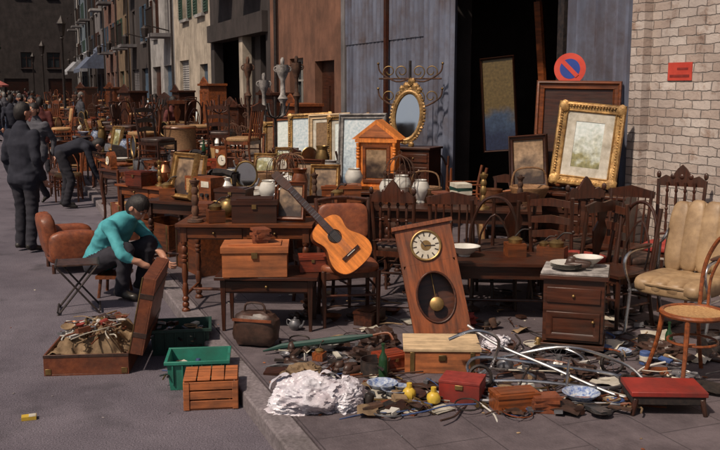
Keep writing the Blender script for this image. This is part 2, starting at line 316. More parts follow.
def building(name,s0,s1,h,mat,ops,trim=None,depth=9,loc=P0,rz=SA,roof=True,extra=None):
    b=MB(); s0+=.004; s1-=.004; trim=trim or mat
    wall_cells(b,s0,s1,h,ops,mat)
    b.quad((s0,0,0),(s0,0,h),(s0,-depth,h),(s0,-depth,0),mat); b.quad((s1,0,0),(s1,-depth,0),(s1,-depth,h),(s1,0,h),mat)
    b.quad((s0,-depth,0),(s0,-depth,h),(s1,-depth,h),(s1,-depth,0),mat)
    b.quad((s0,0,h),(s1,0,h),(s1,-depth,h),(s0,-depth,h),ROOF)
    if roof:
        b.b2(s0,s1,.003,.22,h-.25,h-.02,trim); b.b2(s0,s1,.003,.12,h-.42,h-.253,trim)
    for o in ops:
        a,c,z,y,t=o[:5]; w=c-a; m=(a+c)/2
        if t=='win':
            b.quad((a,-.2,z),(a,-.2,y),(c,-.2,y),(c,-.2,z),GLASS)
            fm=TRIM if mat is not P_DARK else WD
            b.b2(a,a+.07,-.19,-.12,z,y,fm); b.b2(c-.07,c,-.19,-.12,z,y,fm); b.b2(a+.07,c-.07,-.19,-.12,y-.07,y,fm); b.b2(a+.07,c-.07,-.19,-.12,z,z+.07,fm)
            b.b2(m-.03,m+.03,-.188,-.125,z+.07,y-.07,fm); b.b2(a+.07,m-.03,-.185,-.13,(z+y)/2+.2,(z+y)/2+.24,fm); b.b2(m+.03,c-.07,-.185,-.13,(z+y)/2+.2,(z+y)/2+.24,fm)
            b.b2(a-.08,c+.08,.002,.12,z-.1,z-.003,trim)
            if len(o)>5:
                for sg,e in((-1,a),(1,c)):
                    x0,x1=(e-w/2-.02,e-.03) if sg<0 else (e+.03,e+w/2+.02)
                    b.b2(x0,x1,.003,.05,z,y,o[5])
                    k=z+.08
                    while k<y-.08: b.b2(x0+.05,x1-.05,.052,.066,k,k+.05,o[5]); k+=.09
        elif t=='balc':
            b.quad((a,-.2,z),(a,-.2,y),(c,-.2,y),(c,-.2,z),GLASS); b.b2(a,a+.08,-.19,-.1,z,y,trim); b.b2(c-.08,c,-.19,-.1,z,y,trim); b.b2(m-.04,m+.04,-.19,-.1,z,y,trim)
            b.b2(a-.3,c+.3,.002,.75,z-.14,z-.003,trim)
            for q in range(int((w+.6)/.12)+1): b.box((a-.3+q*.12,.7,z+.48),(.02,.02,.95),IRON)
            b.b2(a-.3,c+.3,.68,.73,z+.95,z+.99,IRON)
        elif t=='door':
            pm=o[5]; b.b2(a,c,-.22,-.16,z,y,pm)
            for q in (0,1):
                x0=a+.08+q*w/2; x1=x0+w/2-.16
                for zz in(.15,1.1): b.b2(x0,x1,-.158,-.13,z+zz,min(z+zz+.8,y-.1),pm)
        elif t=='shut':
            k=z
            while k<y-.01: b.b2(a,c,-.2,-.12,k,min(k+.075,y),o[5]); b.b2(a,c,-.13,-.105,k+.02,min(k+.055,y),o[5]); k+=.08
        elif t=='room':
            dm=o[5]; dd=6
            b.quad((a-1,-.285,0),(a-1,-.285,y+.8),(a-1,-dd,y+.8),(a-1,-dd,0),dm); b.quad((c+1,-.285,0),(c+1,-dd,0),(c+1,-dd,y+.8),(c+1,-.285,y+.8),dm)
            b.quad((a-1,-dd,0),(a-1,-dd,y+.8),(c+1,-dd,y+.8),(c+1,-dd,0),dm); b.quad((a-1,-.285,y+.8),(c+1,-.285,y+.8),(c+1,-dd,y+.8),(a-1,-dd,y+.8),dm)
            b.quad((a-1,0,.003),(c+1,0,.003),(c+1,-dd,.003),(a-1,-dd,.003),dm)
            b.quad((a-1,-.285,y),(a-1,-.285,y+.8),(c+1,-.285,y+.8),(c+1,-.285,y),dm)
            b.quad((a-1,-.285,0),(a-1,-.285,y),(a,-.285,y),(a,-.285,0),dm); b.quad((c,-.285,0),(c,-.285,y),(c+1,-.285,y),(c+1,-.285,0),dm)
    if extra: extra(b)
    return b.done(name,loc,rz)
def corrugate(b,s0,s1,z0,z1,y=.045,p=.17,a=.042,mat=CORR):
    n=int((s1-s0)/p*8); vs=[];fs=[]
    for i in range(n+1):
        x=s0+(s1-s0)*i/n; t=math.sin(2*pi*x/p); q=y+a*max(-.7,min(.7,t*1.3))/.7
        vs+=[(x,q,z0),(x,q,z1)]
    for i in range(n): fs.append((2*i,2*i+1,2*i+3,2*i+2))
    b.add(vs,fs,mat)
def ex(b):
    b.b2(9.60,9.79,.003,.1,0,6.2,BRICKW)
building('whitewashed_brick_building',-6,9.81,6.5,BRICKW,[(-3,-1.6,0,2.3,'door',DOORG),(1,2.2,1.1,2.6,'win'),(4.4,5.6,1.1,2.6,'win'),(1,2.2,4,5.4,'win'),(4.4,5.6,4,5.4,'win'),(7.2,8.2,4,5.4,'win')],P_GREY,extra=ex)
def ex(b):
    corrugate(b,9.83,11.03,0.02,4.6); corrugate(b,13.92,18.18,.02,2.7); corrugate(b,13.92,18.18,2.64,4.6,y=.07); corrugate(b,11.03,13.92,3.35,4.6,y=.046)
    b.b2(11.0,11.12,.003,.1,0,3.35,IRON); b.b2(11.0,14.0,.1,.14,3.3,3.42,IRON)
    corrugate(b,13.5,14.5,.05,3.3,y=.16,a=.03)
    b.b2(16.0,16.1,.12,.17,0,4.6,WD)
    for k in range(9): b.b2(11.2+k*.33,11.27+k*.33,-5,-.4,3.5,3.62,WD)
    for k in range(8):
        b.box((11.35+k*.22,-.75-.15*(k%3),1.2+.05*k),(.14,.04,2.4+.1*k),(WM,WD,WD)[k%3],r=(R(-7),R(4-k),0))
building('corrugated_warehouse',9.81,18.2,7,P_DARK,[(11.05,13.9,0,3.3,'room',P_DARK)],P_GREY,extra=ex)
def ex(b):
    b.tube([(22.9,.07,0),(22.9,.07,8)],.045,IRON,8)
    b.b2(18.25,18.45,.003,.06,0,6,P_GREY)
building('brown_stucco_house',18.2,23.6,8.5,P_BROWN,[(19.0,20.2,0,2.4,'door',WD),(21,22,1.1,2.5,'win'),(19,20,4.2,5.8,'win',DOORB),(21.4,22.4,4.2,5.8,'win',DOORB)],P_GREY,extra=ex)
def ex(b):
    b.b2(26.2,26.6,-.2,.05,0,3.2,P_CREAM); b.b2(23.8,30.3,.003,.15,3.2,3.7,P_DARK)
building('dark_shop_house',23.6,30.5,9.5,P_DARK,[(24.0,26.2,0,3.2,'room',P_DARK),(26.6,30,0,3.2,'room',P_DARK),(24.5,25.6,4.8,6.6,'balc'),(27.6,28.7,4.8,6.6,'balc')],P_GREY,extra=ex)
building('cream_house',30.5,37,10,P_CREAM,[(31,32.3,0,2.6,'door',DOORB),(34.2,36,0,2.8,'shut',P_WHITE),(31.3,32.4,4.2,6,'win',DOORG),(34,35.1,4.2,6,'win',DOORG),(31.3,32.4,7.2,8.8,'win',DOORG),(34,35.1,7.2,8.8,'win',DOORG)],P_WHITE)
pal=[P_WHITE,P_DARK,P_OCH,BRICKR,P_GREY,P_DARK,P_BLUE]
nm={P_WHITE:'white_house',P_PINK:'pink_house',P_OCH:'ochre_house',BRICKR:'red_brick_house',P_GREY:'grey_house',P_CREAM:'cream_house',P_BLUE:'blue_house',P_DARK:'dark_house'}
def terrace(s0,s1,sgn,loc,rz,seed):
    rd=random.Random(seed); s=s0;i=seed
    while s<s1:
        w=rd.uniform(5,8.5); e=min(s+w,s1); h=rd.uniform(12,16); m=pal[i%7]; i+=1
        sh=rd.choice([DOORB,DOORG,WD]); ops=[]
        f=lambda a,c: (a,c) if sgn>0 else (-c,-a)
        n=max(2,int((e-s)/2.4)); cw=(e-s)/n
        for k in range(n):
            c=s+cw*(k+.5)
            a,q=f(c-cw*.36,c+cw*.36); t=rd.choice(['door','shut'])
            ops.append((a,q,0,2.7,t,rd.choice([DOORB,DOORG,WD,P_GREY,P_DARK])))
            a,q=f(c-.5,c+.5)
            z=3.9
            while z+1.7<h-.6:
                ops.append((a,q,z,z+1.6,'balc') if (k+i)%2==0 else (a,q,z,z+1.6,'win',sh)); z+=2.9
        A,B=f(s,e)
        aw=rd.choice([AWW,AWB,AWW,None]) if s>58 else None
        def ex(b,A=A,B=B,aw=aw,h=h):
            if aw:
                x0,x1=A+.4,B-.4; z=4.0
                b.quad((x0,.01,z+.6),(x1,.01,z+.6),(x1,1.6,z-1.0),(x0,1.6,z-1.0),aw); n=int((x1-x0)/.35)
                b.add([(x0,.01,z+.6),(x0,1.6,z-1.0),(x0,.01,z-1.0)],[(0,1,2)],aw)
                for q in range(n):
                    a=x0+(x1-x0)*q/n; c=x0+(x1-x0)*(q+1)/n
                    b.add([(a,1.6,z-1.0),(c,1.6,z-1.0),(c,1.6,z-1.2),((a+c)/2,1.6,z-1.26),(a,1.6,z-1.2)],[(0,1,2,3,4)],aw)
            b.tube([(A+.15,.07,0),(A+.15,.07,h-.5)],.05,IRON,6)
            b.tube([(A+1,.02,4),(A+1,.9,4.2)],.025,IRON,6); b.lathe([(.001,.35),(.16,.22),(.11,-.1),(.001,-.12)],IRON,(A+1,.95,3.85),n=6)
        building(nm[m],A,B,h,m,ops,P_GREY if m!=P_GREY else P_WHITE,loc=loc,rz=rz,extra=ex)
        s=e
terrace(37,88,1,P0,SA,7)
PL=P0+NN*14.45
terrace(52,88,-1,PL,SA-pi,5)
e0=V(*SP(96,6)) 
rq=random.Random(8)
building('dark_apartment_building',-20,20,19,P_DARK,[(x,x+rq.uniform(.9,1.4),z,z+1.5,'win') for x in (-17,-14,-11.2,-8,-5,-2.4,.8,4,7.2,10,13,16) for z in (3.6,6.8,10.2,13.6) if rq.random()<.75]+[(x,x+2.2,0,2.6,'shut',WD) for x in range(-18,18,4)],P_DARK,loc=e0,rz=SA+pi/2)
def tree(loc,h,sd):
    rd=random.Random(sd); b=MB()
    b.tube(smooth([(0,0,-.1),(.1,.05,h*.2),(.0,.1,h*.42),(.2,0,h*.6)],4),[.3-.016*i for i in range(13)],BARK,8)
    cl=[]
    for k in range(9):
        a=rd.uniform(0,2*pi); rr=rd.uniform(.15,.33)*h; z=rd.uniform(.45,.92)*h; p=V(math.cos(a)*rr,math.sin(a)*rr,z); cl.append((p,rd.uniform(.12,.2)*h))
        b.tube(smooth([(.05,.05,h*.4),tuple(p*.5+V(0,0,h*.22)),tuple(p)],3),[.12,.11,.09,.07,.05,.03,.02],BARK,6)
    for p,r in cl:
        for q in range(420):
            d=V(rd.gauss(0,1),rd.gauss(0,1),rd.gauss(0,.8)).normalized()*r*(rd.random()**.4)
            c=p+d; u=V(rd.uniform(-1,1),rd.uniform(-1,1),rd.uniform(-1,1)).normalized(); w=u.orthogonal().normalized(); s_=rd.uniform(.1,.2)
            b.add([c-u*s_,c+w*s_*.6,c+u*s_,c-w*s_*.6],[(0,1,2,3)],LEAF)
    return b.done('plane_tree',loc)
tree(SP(86,8.6),8.5,3); tree(SP(89,11.5),9,4)
for s_ in(34,52,70):
    b=MB(); b.lathe([(.001,0),(.16,0),(.14,.3),(.07,.45),(.05,1.0),(.04,3.4),(.07,3.45),(.03,3.5),(.001,3.5)],IRON,n=12); b.lathe([(.001,3.5),(.08,3.52),(.15,3.9),(.17,3.92),(.02,4.15),(.001,4.2)],IRON,n=6); b.lathe([(.075,3.54),(.14,3.88)],TRIM,n=6)
    b.done('street_lamp',SP(s_,4.2))
b=MB(); b.b2(9.0,9.33,.004,.010,1.95,2.12,REDW); b.b2(9.03,9.30,.0102,.012,1.98,2.005,REDF); b.b2(9.05,9.2,.0102,.012,2.05,2.07,REDF); b.done('red_wall_notice',P0,SA)
# ------------------------------------------------------------------ furniture generators
def tprof(h,r,seed=0,n=None):
    rd=random.Random(seed); z=0; pr=[(.001,0),(r*1.2,0),(r*1.2,h*.03),(r*.8,h*.05)]; z=h*.06
    while z<h*.88:
        st=rd.choice([.06,.08,.2,.28])*h; st=min(st,h*.94-z)
        if st>h*.12: pr+=[(r*.62,z),(r*.7,z+st*.1),(r*.95,z+st*.45),(r*.72,z+st*.9),(r*.6,z+st)]
        else: pr+=[(r*.6,z),(r*.95,z+st*.25),(r,z+st*.5),(r*.95,z+st*.75),(r*.6,z+st)]
        z+=st
    pr+=[(r*.9,h*.96),(r*.9,h),(.001,h)]; return pr
def table_geo(w,d,h,wd,legs='turned',drawers=0,top=None,wv=WDV,over=.03):
    b=MB(); b.box((0,0,h-.0125),(w,d,.025),top or wd)
    a=w/2-over-.03; c=d/2-over-.03
    for (p,q,l,dx) in((0,-c,w-.14,1),(0,c,w-.14,1)): b.box((p,q,h-.08),(l,.02,.11),wd)
    for sx in(-1,1): b.box((sx*a,0,h-.08),(.02,d-.14,.11),wd)
    for k in range(drawers):
        x=-a+ (k+.5)*(2*a)/drawers; b.box((x,-c-.013,h-.08),(2*a/drawers-.04,.012,.085),wd); b.ball((x,-c-.028,h-.08),.012,BRASS,n=8)
    for sx in(-1,1):
        for sy in(-1,1):
            x,y=sx*a,sy*c
            if legs=='turned': b.box((x,y,h-.09),(.055,.055,.13),wv); b.lathe(tprof(h-.155,.03,3),wv,(x,y,0),n=10)
            elif legs=='cab': b.tube(smooth([(x,y,h-.03),(x+sx*.025,y+sy*.02,h*.72),(x,y,h*.35),(x-sx*.005,y,.06),(x+sx*.02,y+sy*.02,.01)],4),[.032]*5+[.03]*4+[.02]*4+[.018]*3+[.024],wv,8)
            else: b.tube([(x,y,h-.03),(x,y,0)],[.03,.018],wv,4)
    if legs=='turned':
        for sx in(-1,1): b.cyl((sx*a,-c,.14),(sx*a,c,.14),.013,wv,8)
        b.cyl((-a,0,.14),(a,0,.14),.013,wv,8)
    return b
def chair_geo(wd,seatm,style='ladder',sw=.43,sd=.41,sh=.45,bh=.95):
    b=MB(); x=sw/2-.02; y=sd/2-.02; tl=.07
    for s_ in(-1,1):
        b.tube([(s_*x,-y,sh),(s_*x*.98,-y,sh*.5),(s_*x*.97,-y,0)],[.02,.019,.013],wd,8)
        b.tube(smooth([(s_*x*.95,y+.05,0),(s_*x*.92,y,sh*.55),(s_*x*.92,y,sh),(s_*x*.95,y+tl*.5,(sh+bh)/2),(s_*x,y+tl,bh)],3),.017,wd,8)
        b.cyl((s_*x*.97,-y,.2),(s_*x*.93,y+.02,.2),.010,wd,6); b.cyl((s_*x*.97,-y,.31),(s_*x*.93,y+.01,.31),.010,wd,6)
    b.cyl((-x,-y,.26),(x,-y,.26),.011,wd,6); b.cyl((-x*.93,y,.24),(x*.93,y,.24),.011,wd,6)
    for s_ in(-1,1): b.box((0,s_*y,sh-.035),(sw-.06,.02,.05),wd); b.box((s_*x,0,sh-.035),(.02,sd-.06,.05),wd)
    if seatm in(WD,WM,WR,WC): b.box((0,-.01,sh),(sw+.01,sd+.01,.022),seatm)
    else: b.ball((0,-.01,sh+.01),(sw/2,sd/2,.04),seatm,n=20,e=.45)
    yy=lambda z: y+tl*(z-sh)/(bh-sh)
    rail=lambda z,t: b.tube(smooth([(-x,yy(z),z),(0,yy(z)+.03,z+.02),(x,yy(z),z)],4),t,wd,6)
    if style=='ladder':
        for z in(sh+.16,sh+.29,bh-.06):
            b.poly([(-x,z-.03),(0,z-.02),(x,z-.03),(x,z+.025),(0,z+.05),(-x,z+.025)],yy(z)-.007,yy(z)+.007,wd)
    elif style=='spindle':
        b.poly([(-x-.02,bh-.07),(x+.02,bh-.07),(x+.03,bh-.01),(0,bh+.04),(-x-.03,bh-.01)],yy(bh)-.012,yy(bh)+.012,wd)
        for k in range(5):
            q=-x*.7+k*x*.35; b.tube([(q,yy(sh),sh),(q,(yy(sh)+yy(bh))/2,(sh+bh)/2),(q,yy(bh),bh-.06)],[.007,.012,.007],wd,6)
    elif style=='splat':
        b.poly([(-x-.01,bh-.06),(x+.01,bh-.06),(x+.03,bh),(x*.5,bh+.03),(0,bh+.015),(-x*.5,bh+.03),(-x-.03,bh)],yy(bh)-.014,yy(bh)+.010,wd)
        sh2=TR((0,yy(sh+.02),sh+.02),(R(-8),0,0)); H=bh-sh-.07
        b.poly([(-.05,0),(.05,0),(.035,H*.15),(.07,H*.45),(.085,H*.62),(.04,H*.8),(.06,H),(-.06,H),(-.04,H*.8),(-.085,H*.62),(-.07,H*.45),(-.035,H*.15)],-.007,.007,wd,sh2)
    elif style=='uph':
        b.ball((0,yy((sh+bh)/2)-.01,(sh+bh)/2+.06),(x-.01,.035,(bh-sh)/2-.1),seatm,(R(-8),0,0),n=20,e=.4)
        rail(bh-.02,.018); rail(sh+.1,.012)
    elif style=='hoop':
        b.tube(smooth([(-x,y,sh),(-x*1.02,y+tl*.6,sh+.25),(-x*.6,y+tl,bh-.03),(0,y+tl*1.1,bh+.03),(x*.6,y+tl,bh-.03),(x*1.02,y+tl*.6,sh+.25),(x,y,sh)],4),.014,wd,8)
        b.tube(smooth([(-x*.6,y,sh),(-x*.6,y+tl*.6,sh+.2),(0,y+tl,bh-.12),(x*.6,y+tl*.6,sh+.2),(x*.6,y,sh)],4),.009,wd,6)
    elif style=='carved':
        H=bh-sh
        for q in(-.12,-.04,.04,.12): b.lathe(tprof(H-.1,.016,5),wd,(q,yy(sh+H/2),sh+.08),n=8)
        rail(sh+.08,.014); b.poly([(-x,bh-.06),(x,bh-.06),(x,bh),(x*.7,bh+.04),(x*.45,bh+.02),(x*.2,bh+.1),(0,bh+.14),(-x*.2,bh+.1),(-x*.45,bh+.02),(-x*.7,bh+.04),(-x,bh)],yy(bh)-.014,yy(bh)+.012,wd)
        for s_ in(-1,1): b.ball((s_*x,yy(bh),bh+.04),(.022,.022,.035),wd,n=8)
        for q in(-.08,0,.08): b.ball((q,yy(bh)-.012,bh+.03),(.025,.012,.025),wd,n=8)
    return b
def frame_geo(w,h,fw,fm,pic,ornate=False,mat=None,mw=.05):
    b=MB(); b.ring(w,h,[(0,.02),(0,-.015),(.012,-.035),(fw*.3,-.04),(fw*.45,-.02),(fw*.8,-.012),(fw*.9,-.02),(fw,-.006),(fw,.012)],fm)
    b.quad((-w/2,.02,0),(-w/2,.02,h),(w/2,.02,h),(w/2,.02,0),WD)
    i=fw
    b.quad((-w/2+i,0.004,i),(w/2-i,0.004,i),(w/2-i,0.004,h-i),(-w/2+i,.004,h-i),pic)
    if mat: b.ring(w-2*i,h-2*i,[(0,-.001),(mw,-.001),(mw,.003)],mat,0,i)
    if ornate:
        for sx in(-1,1):
            for z in(fw*.5,h-fw*.5): b.ball((sx*(w/2-fw*.5),-.03,z),(fw*.55,.018,fw*.55),fm,n=12,amp=.2,fr=4,sd=z)
        nx=int(w/.028); nz=int(h/.028)
        for k in range(1,nx): 
            for z in(fw*.4,h-fw*.4): b.ball((-w/2+k*w/nx,-.032,z),(.011,.006,.012),fm,n=6,amp=.3,sd=k)
        for k in range(1,nz):
            for sx in(-1,1): b.ball((sx*(w/2-fw*.4),-.032,k*h/nz),(.012,.006,.011),fm,n=6,amp=.3,sd=k)
    return b
def chest_geo(w,d,h,m,bands,ang=0,lin=CLOTHG):
    b=MB(); t=.015
    b.b2(-w/2,w/2,-d/2,d/2,0,t,m); b.b2(-w/2,w/2,-d/2,-d/2+t,t,h,m); b.b2(-w/2,w/2,d/2-t,d/2,t,h,m); b.b2(-w/2,-w/2+t,-d/2+t,d/2-t,t,h,m); b.b2(w/2-t,w/2,-d/2+t,d/2-t,t,h,m)
    for x in(-w/2+.04,w/2-.04,0): b.b2(x-.015,x+.015,-d/2-.004,-d/2-.0005,.002,h-.002,bands)
    b.b2(-.03,.03,-d/2-.014,-d/2-.005,h-.06,h-.003,BRASS)
    b.push(TR((0,d/2,h+.002),(R(ang),0,0))); lh=.06
    b.b2(-w/2,w/2,-d,0,lh-t,lh,m); b.b2(-w/2,w/2,-d,-d+t,0,lh-t,m); b.b2(-w/2,w/2,-t,0,0,lh-t,m); b.b2(-w/2,-w/2+t,-d+t,-t,0,lh-t,m); b.b2(w/2-t,w/2,-d+t,-t,0,lh-t,m)
    for x in(-w/2+.04,w/2-.04): b.b2(x-.015,x+.015,-d,0,lh+.0005,lh+.004,bands)
    b.pop(); return b
# small goods ---------------------------------------------------------
LIB={}
def lib(name,b): LIB.setdefault(name,[]).append(b.mesh(name))
vp=[[(.001,0),(.05,0),(.055,.01),(.05,.02),(.09,.10),(.10,.16),(.06,.22),(.035,.26),(.05,.30),(.045,.30),(.02,.25)],
    [(.001,0),(.06,0),(.05,.03),(.11,.14),(.12,.2),(.09,.27),(.07,.28),(.08,.3),(.07,.3),(.05,.26)],
    [(.001,0),(.04,0),(.03,.04),(.06,.2),(.075,.3),(.05,.38),(.07,.42),(.06,.42),(.03,.36)]]
for p,m in zip(vp*3,[CER,BLUEC,BRASS,COPPER,STONE,RUST,BRASS,CER,WM]): b=MB(); b.lathe(p,m,n=20); lib('vase',b)
for m in(CER,BRASS,BLUEC,COPPER,WM):
    b=MB(); b.lathe([(.001,0),(.05,0),(.05,.012),(.09,.04),(.13,.08),(.135,.085),(.125,.085),(.08,.045),(.001,.02)],m,n=20); lib('bowl',b)
for m in(CER,BRASS,STEEL):
    b=MB(); b.lathe([(.001,0),(.05,0),(.085,.05),(.09,.09),(.06,.14),(.03,.15),(.02,.16),(.02,.175),(.001,.19)],m,n=18)
    b.tube(smooth([(.08,0,.05),(.13,0,.08),(.16,0,.15)],4),[.02]*5+[.012]*4,m,8); b.tube(smooth([(-.07,0,.12),(-.14,0,.13),(-.14,0,.06),(-.08,0,.05)],4),.008,m,6); lib('teapot',b)
for m in(BRASS,RUST,IRON,WD):
    b=MB(); b.lathe(tprof(.33,.035,21),m,n=14); b.lathe([(.001,.33),(.04,.33),(.045,.35),(.018,.35),(.016,.37),(.001,.37)],m,n=14); b.lathe([(.001,0),(.07,0),(.065,.02),(.03,.03)],m,n=16); lib('candlestick',b)
for k in range(3):
    b=MB(); z=0
    for i in range(5):
        t=random.uniform(.02,.04); b.box((random.uniform(-.01,.01),random.uniform(-.01,.01),z+t/2),(.15,.21,t),random.choice([REDP,LEA,LEA,LEAD,DGREENP,PAPER]),(0,0,random.uniform(-.3,.3))); 
        z+=t+.001
    lib('book_stack',b)
for m,w in((WC,.32),(WR,.26),(WM,.36),(WD,.3)):
    b=MB(); b.box((0,0,.06),(w,.22,.12),m); b.box((0,0,.137),(w+.014,.234,.03),m); b.box((0,-.116,.11),(.03,.008,.03),BRASS); b.box((0,0,.156),(w-.06,.16,.006),m)
    for x in(-1,1): 
        for y in(-1,1): b.box((x*(w/2-.02),y*.09,-.003),(.03,.03,.012),m)
    lib('wooden_box',b)
for m in(BOTG,GLASS,LEAD): 
    b=MB(); b.lathe([(.001,0),(.035,0),(.037,.01),(.037,.17),(.03,.2),(.013,.235),(.012,.29),(.016,.292),(.016,.305),(.001,.305)],m,n=14); lib('bottle',b)
b=MB(); b.poly([(-.14,0),(.14,0),(.14,.03),(.11,.04),(.11,.2),(.06,.27),(0,.3),(-.06,.27),(-.11,.2),(-.11,.04),(-.14,.03)],-.06,.06,WM); b.lathe([(.001,.006),(.07,.006),(.078,.0),(.085,.012),(.085,0)],BRASS,(0,-.062,.15),(R(90),0,0),n=24); b.lathe([(.001,.0),(.072,.0)],PAPER,(0,-.071,.15),(R(90),0,0),n=24); b.box((0,-.073,.17),(.006,.003,.05),IRON); b.box((.016,-.0735,.15),(.035,.003,.006),IRON); lib('mantel_clock',b)
b=MB(); b.box((0,0,.13),(.42,.2,.26),WM); b.box((-.08,-.102,.14),(.2,.008,.19),CANE); b.box((.12,-.102,.19),(.12,.006,.06),PAPER)
for x in(.08,.16): b.cyl((x,-.1,.08),(x,-.125,.08),.02,IRON,12)
lib('valve_radio',b)
b=MB(); n=16
for k in range(n):
    a=2*pi*k/n; c,s_=math.cos(a),math.sin(a); b.tube(smooth([(c*.15,s_*.15,.02),(c*.15,s_*.15,.3),(c*.1,s_*.1,.42),(0,0,.47)],3),.003,RUST,5)
for z in(.02,.16,.3): b.tube([(math.cos(2*pi*k/20)*.15,math.sin(2*pi*k/20)*.15,z) for k in range(20)],.004,RUST,5,closed=True)
b.lathe([(.001,0),(.155,0),(.155,.03),(.15,.03),(.001,.012)],WM,n=20); b.tube([(math.cos(2*pi*k/12)*.02,0,.49+math.sin(2*pi*k/12)*.02) for k in range(12)],.003,RUST,5,closed=True); lib('birdcage',b)
for k in range(2):
    b=MB(); b.lathe([(.001,0),(.12,0),(.17,.1),(.18,.14),(.175,.15),(.165,.14),(.11,.02),(.001,.015)],WICK,n=22); b.tube(smooth([(-.17,0,.14),(-.12,0,.3),(.12,0,.3),(.17,0,.14)],5),.009,WICK,6); lib('wicker_basket',b)
for m in(STONE,RUST,CER):
    b=MB(); b.box((0,0,.02),(.1,.1,.04),m); b.tube([(0,0,.04),(0,0,.12),(.01,0,.2),(0,0,.25)],[.035,.03,.045,.02],m,10); b.ball((0,-.005,.285),(.024,.028,.033),m,n=10); b.tube(smooth([(.045,0,.23),(.08,-.02,.18),(.04,-.05,.16)],3),.012,m,6); b.tube(smooth([(-.045,0,.23),(-.08,0,.27),(-.09,-.02,.34)],3),.011,m,6); lib('figurine',b)
for m in(COPPER,STEEL,IRON):
    b=MB(); b.lathe([(.001,0),(.11,0),(.12,.01),(.12,.13),(.125,.135),(.115,.135),(.112,.02),(.001,.012)],m,n=22); b.tube([(.12,0,.11),(.3,0,.14)],[.01,.012],m,6); lib('saucepan',b)
for m in(CER,BLUEC,BRASS):
    b=MB(); 
    for q in range(4): b.lathe([(.001,0),(.06,0),(.115,.018),(.118,.02),(.06,.006),(.001,.005)],m,(random.uniform(-.005,.005),0,q*.009),n=22)
    lib('plate_stack',b)
for p,fm in((PNT1,GILT),(PNT2,WD),(PNT4,WM),(PNT4,GILT)):
    f=frame_geo(.34,.42,.045,fm,p); me=MB(); me.v=[tuple(TR((0,-.04,.01),(R(-14),0,0))@Vector(v)) for v in f.v]; me.f=f.f; me.m=f.m; me.mats=f.mats; lib('small_framed_picture',me)
b=MB(); b.box((0,0,.03),(.4,.18,.06),WM); b.box((-.15,0,.16),(.06,.07,.2),IRON); b.tube([(-.15,0,.26),(.0,0,.27),(.14,0,.25)],[.045,.035,.04],IRON,8); b.tube([(.14,0,.26),(.14,0,.09)],[.03,.015],IRON,8); b.lathe([(.001,-.01),(.07,-.012),(.075,0),(.07,.012),(.001,.01)],IRON,(-.2,0,.22),(0,R(90),0),n=18); lib('sewing_machine',b)
b=MB(); b.box((0,0,.05),(.14,.14,.1),WM); b.lathe([(.001,0),(.05,0),(.055,.03),(.02,.05),(.001,.05)],BRASS,(0,0,.101),n=14); b.tube(smooth([(0,0,.15),(.05,0,.2),(.11,0,.2)],3),.006,IRON,6); b.ball((.115,0,.21),.014,WD,n=8); lib('coffee_grinder',b)
b=MB()
for s_ in(-1,1):
    b.ball((s_*.06,0,.035),(.042,.13,.035),LEAD,n=12,e=.8,flat=-.9); b.ball((s_*.06,.07,.06),(.036,.05,.045),LEAD,n=10); b.box((s_*.06,.09,.01),(.06,.06,.02),IRON)
lib('shoe_pair',b)
b=MB(); b.ball((0,0,.04),(.05,.05,.05),YEL,n=10,amp=.1); b.cyl((0,0,.07),(0,0,.12),.02,YEL,8); lib('yellow_plastic_toy',b)
for m in(REDP,STEEL,BLUEP): b=MB(); b.lathe([(.001,0),(.05,0),(.05,.11),(.046,.115),(.001,.115)],m,n=16); b.lathe([(.0505,.03),(.0505,.08)],PAPER,n=16); lib('tin_can',b)
for m in(PAPER,LEAD,LEA):
    b=MB(); b.box((0,0,.004),(.2,.28,.008),m); b.box((.01,.01,.0125),(.19,.26,.007),PAPER,(0,0,.15)); lib('magazine',b)
b=MB(); b.lathe([(.001,0),(.09,0),(.09,.015),(.02,.03),(.015,.16)],BRASS,n=16); b.tube([(.13*math.cos(2*pi*k/24),0,.30+.15*math.sin(2*pi*k/24)) for k in range(24)],.012,BRASS,6,closed=True); b.add([(.13*math.cos(2*pi*k/24),0,.30+.15*math.sin(2*pi*k/24)) for k in range(24)],[tuple(range(24))],MIRR); lib('toilet_mirror',b)
b=MB(); b.poly([(-.14,0),(.14,0),(.14,.08),(.0,.2),(-.14,.22)],-.12,.12,IRON,Matrix.Rotation(pi/2,4,'Z'))
for i in range(4):
    for j in range(6): b.cyl((-.1+j*.04,-.02-.03*i+.0,.17-.03*i),(-.1+j*.04,-.03-.03*i,.19-.03*i),.011,CER,8)
b.cyl((-.16,.08,.22),(.16,.08,.22),.025,STEEL,10); lib('typewriter',b)
TOPK=['vase','bowl','teapot','candlestick','book_stack','wooden_box','wooden_box','bottle','mantel_clock','valve_radio','wicker_basket','figurine','saucepan','plate_stack','small_framed_picture','sewing_machine','birdcage','coffee_grinder','book_stack','small_framed_picture','toilet_mirror','typewriter','plate_stack','vase']
FLK=['magazine','tin_can','shoe_pair','bowl','book_stack','saucepan','coffee_grinder','plate_stack','wooden_box','bottle','magazine','teapot','typewriter']
rr_=random.Random(99)
def small(kind,loc,rz=None,sc_=1,v=None):
    l=LIB[kind]; me=l[v] if v is not None else rr_.choice(l)
    return put(me,kind,loc,rr_.uniform(-.6,.6) if rz is None else rz,scale=sc_)
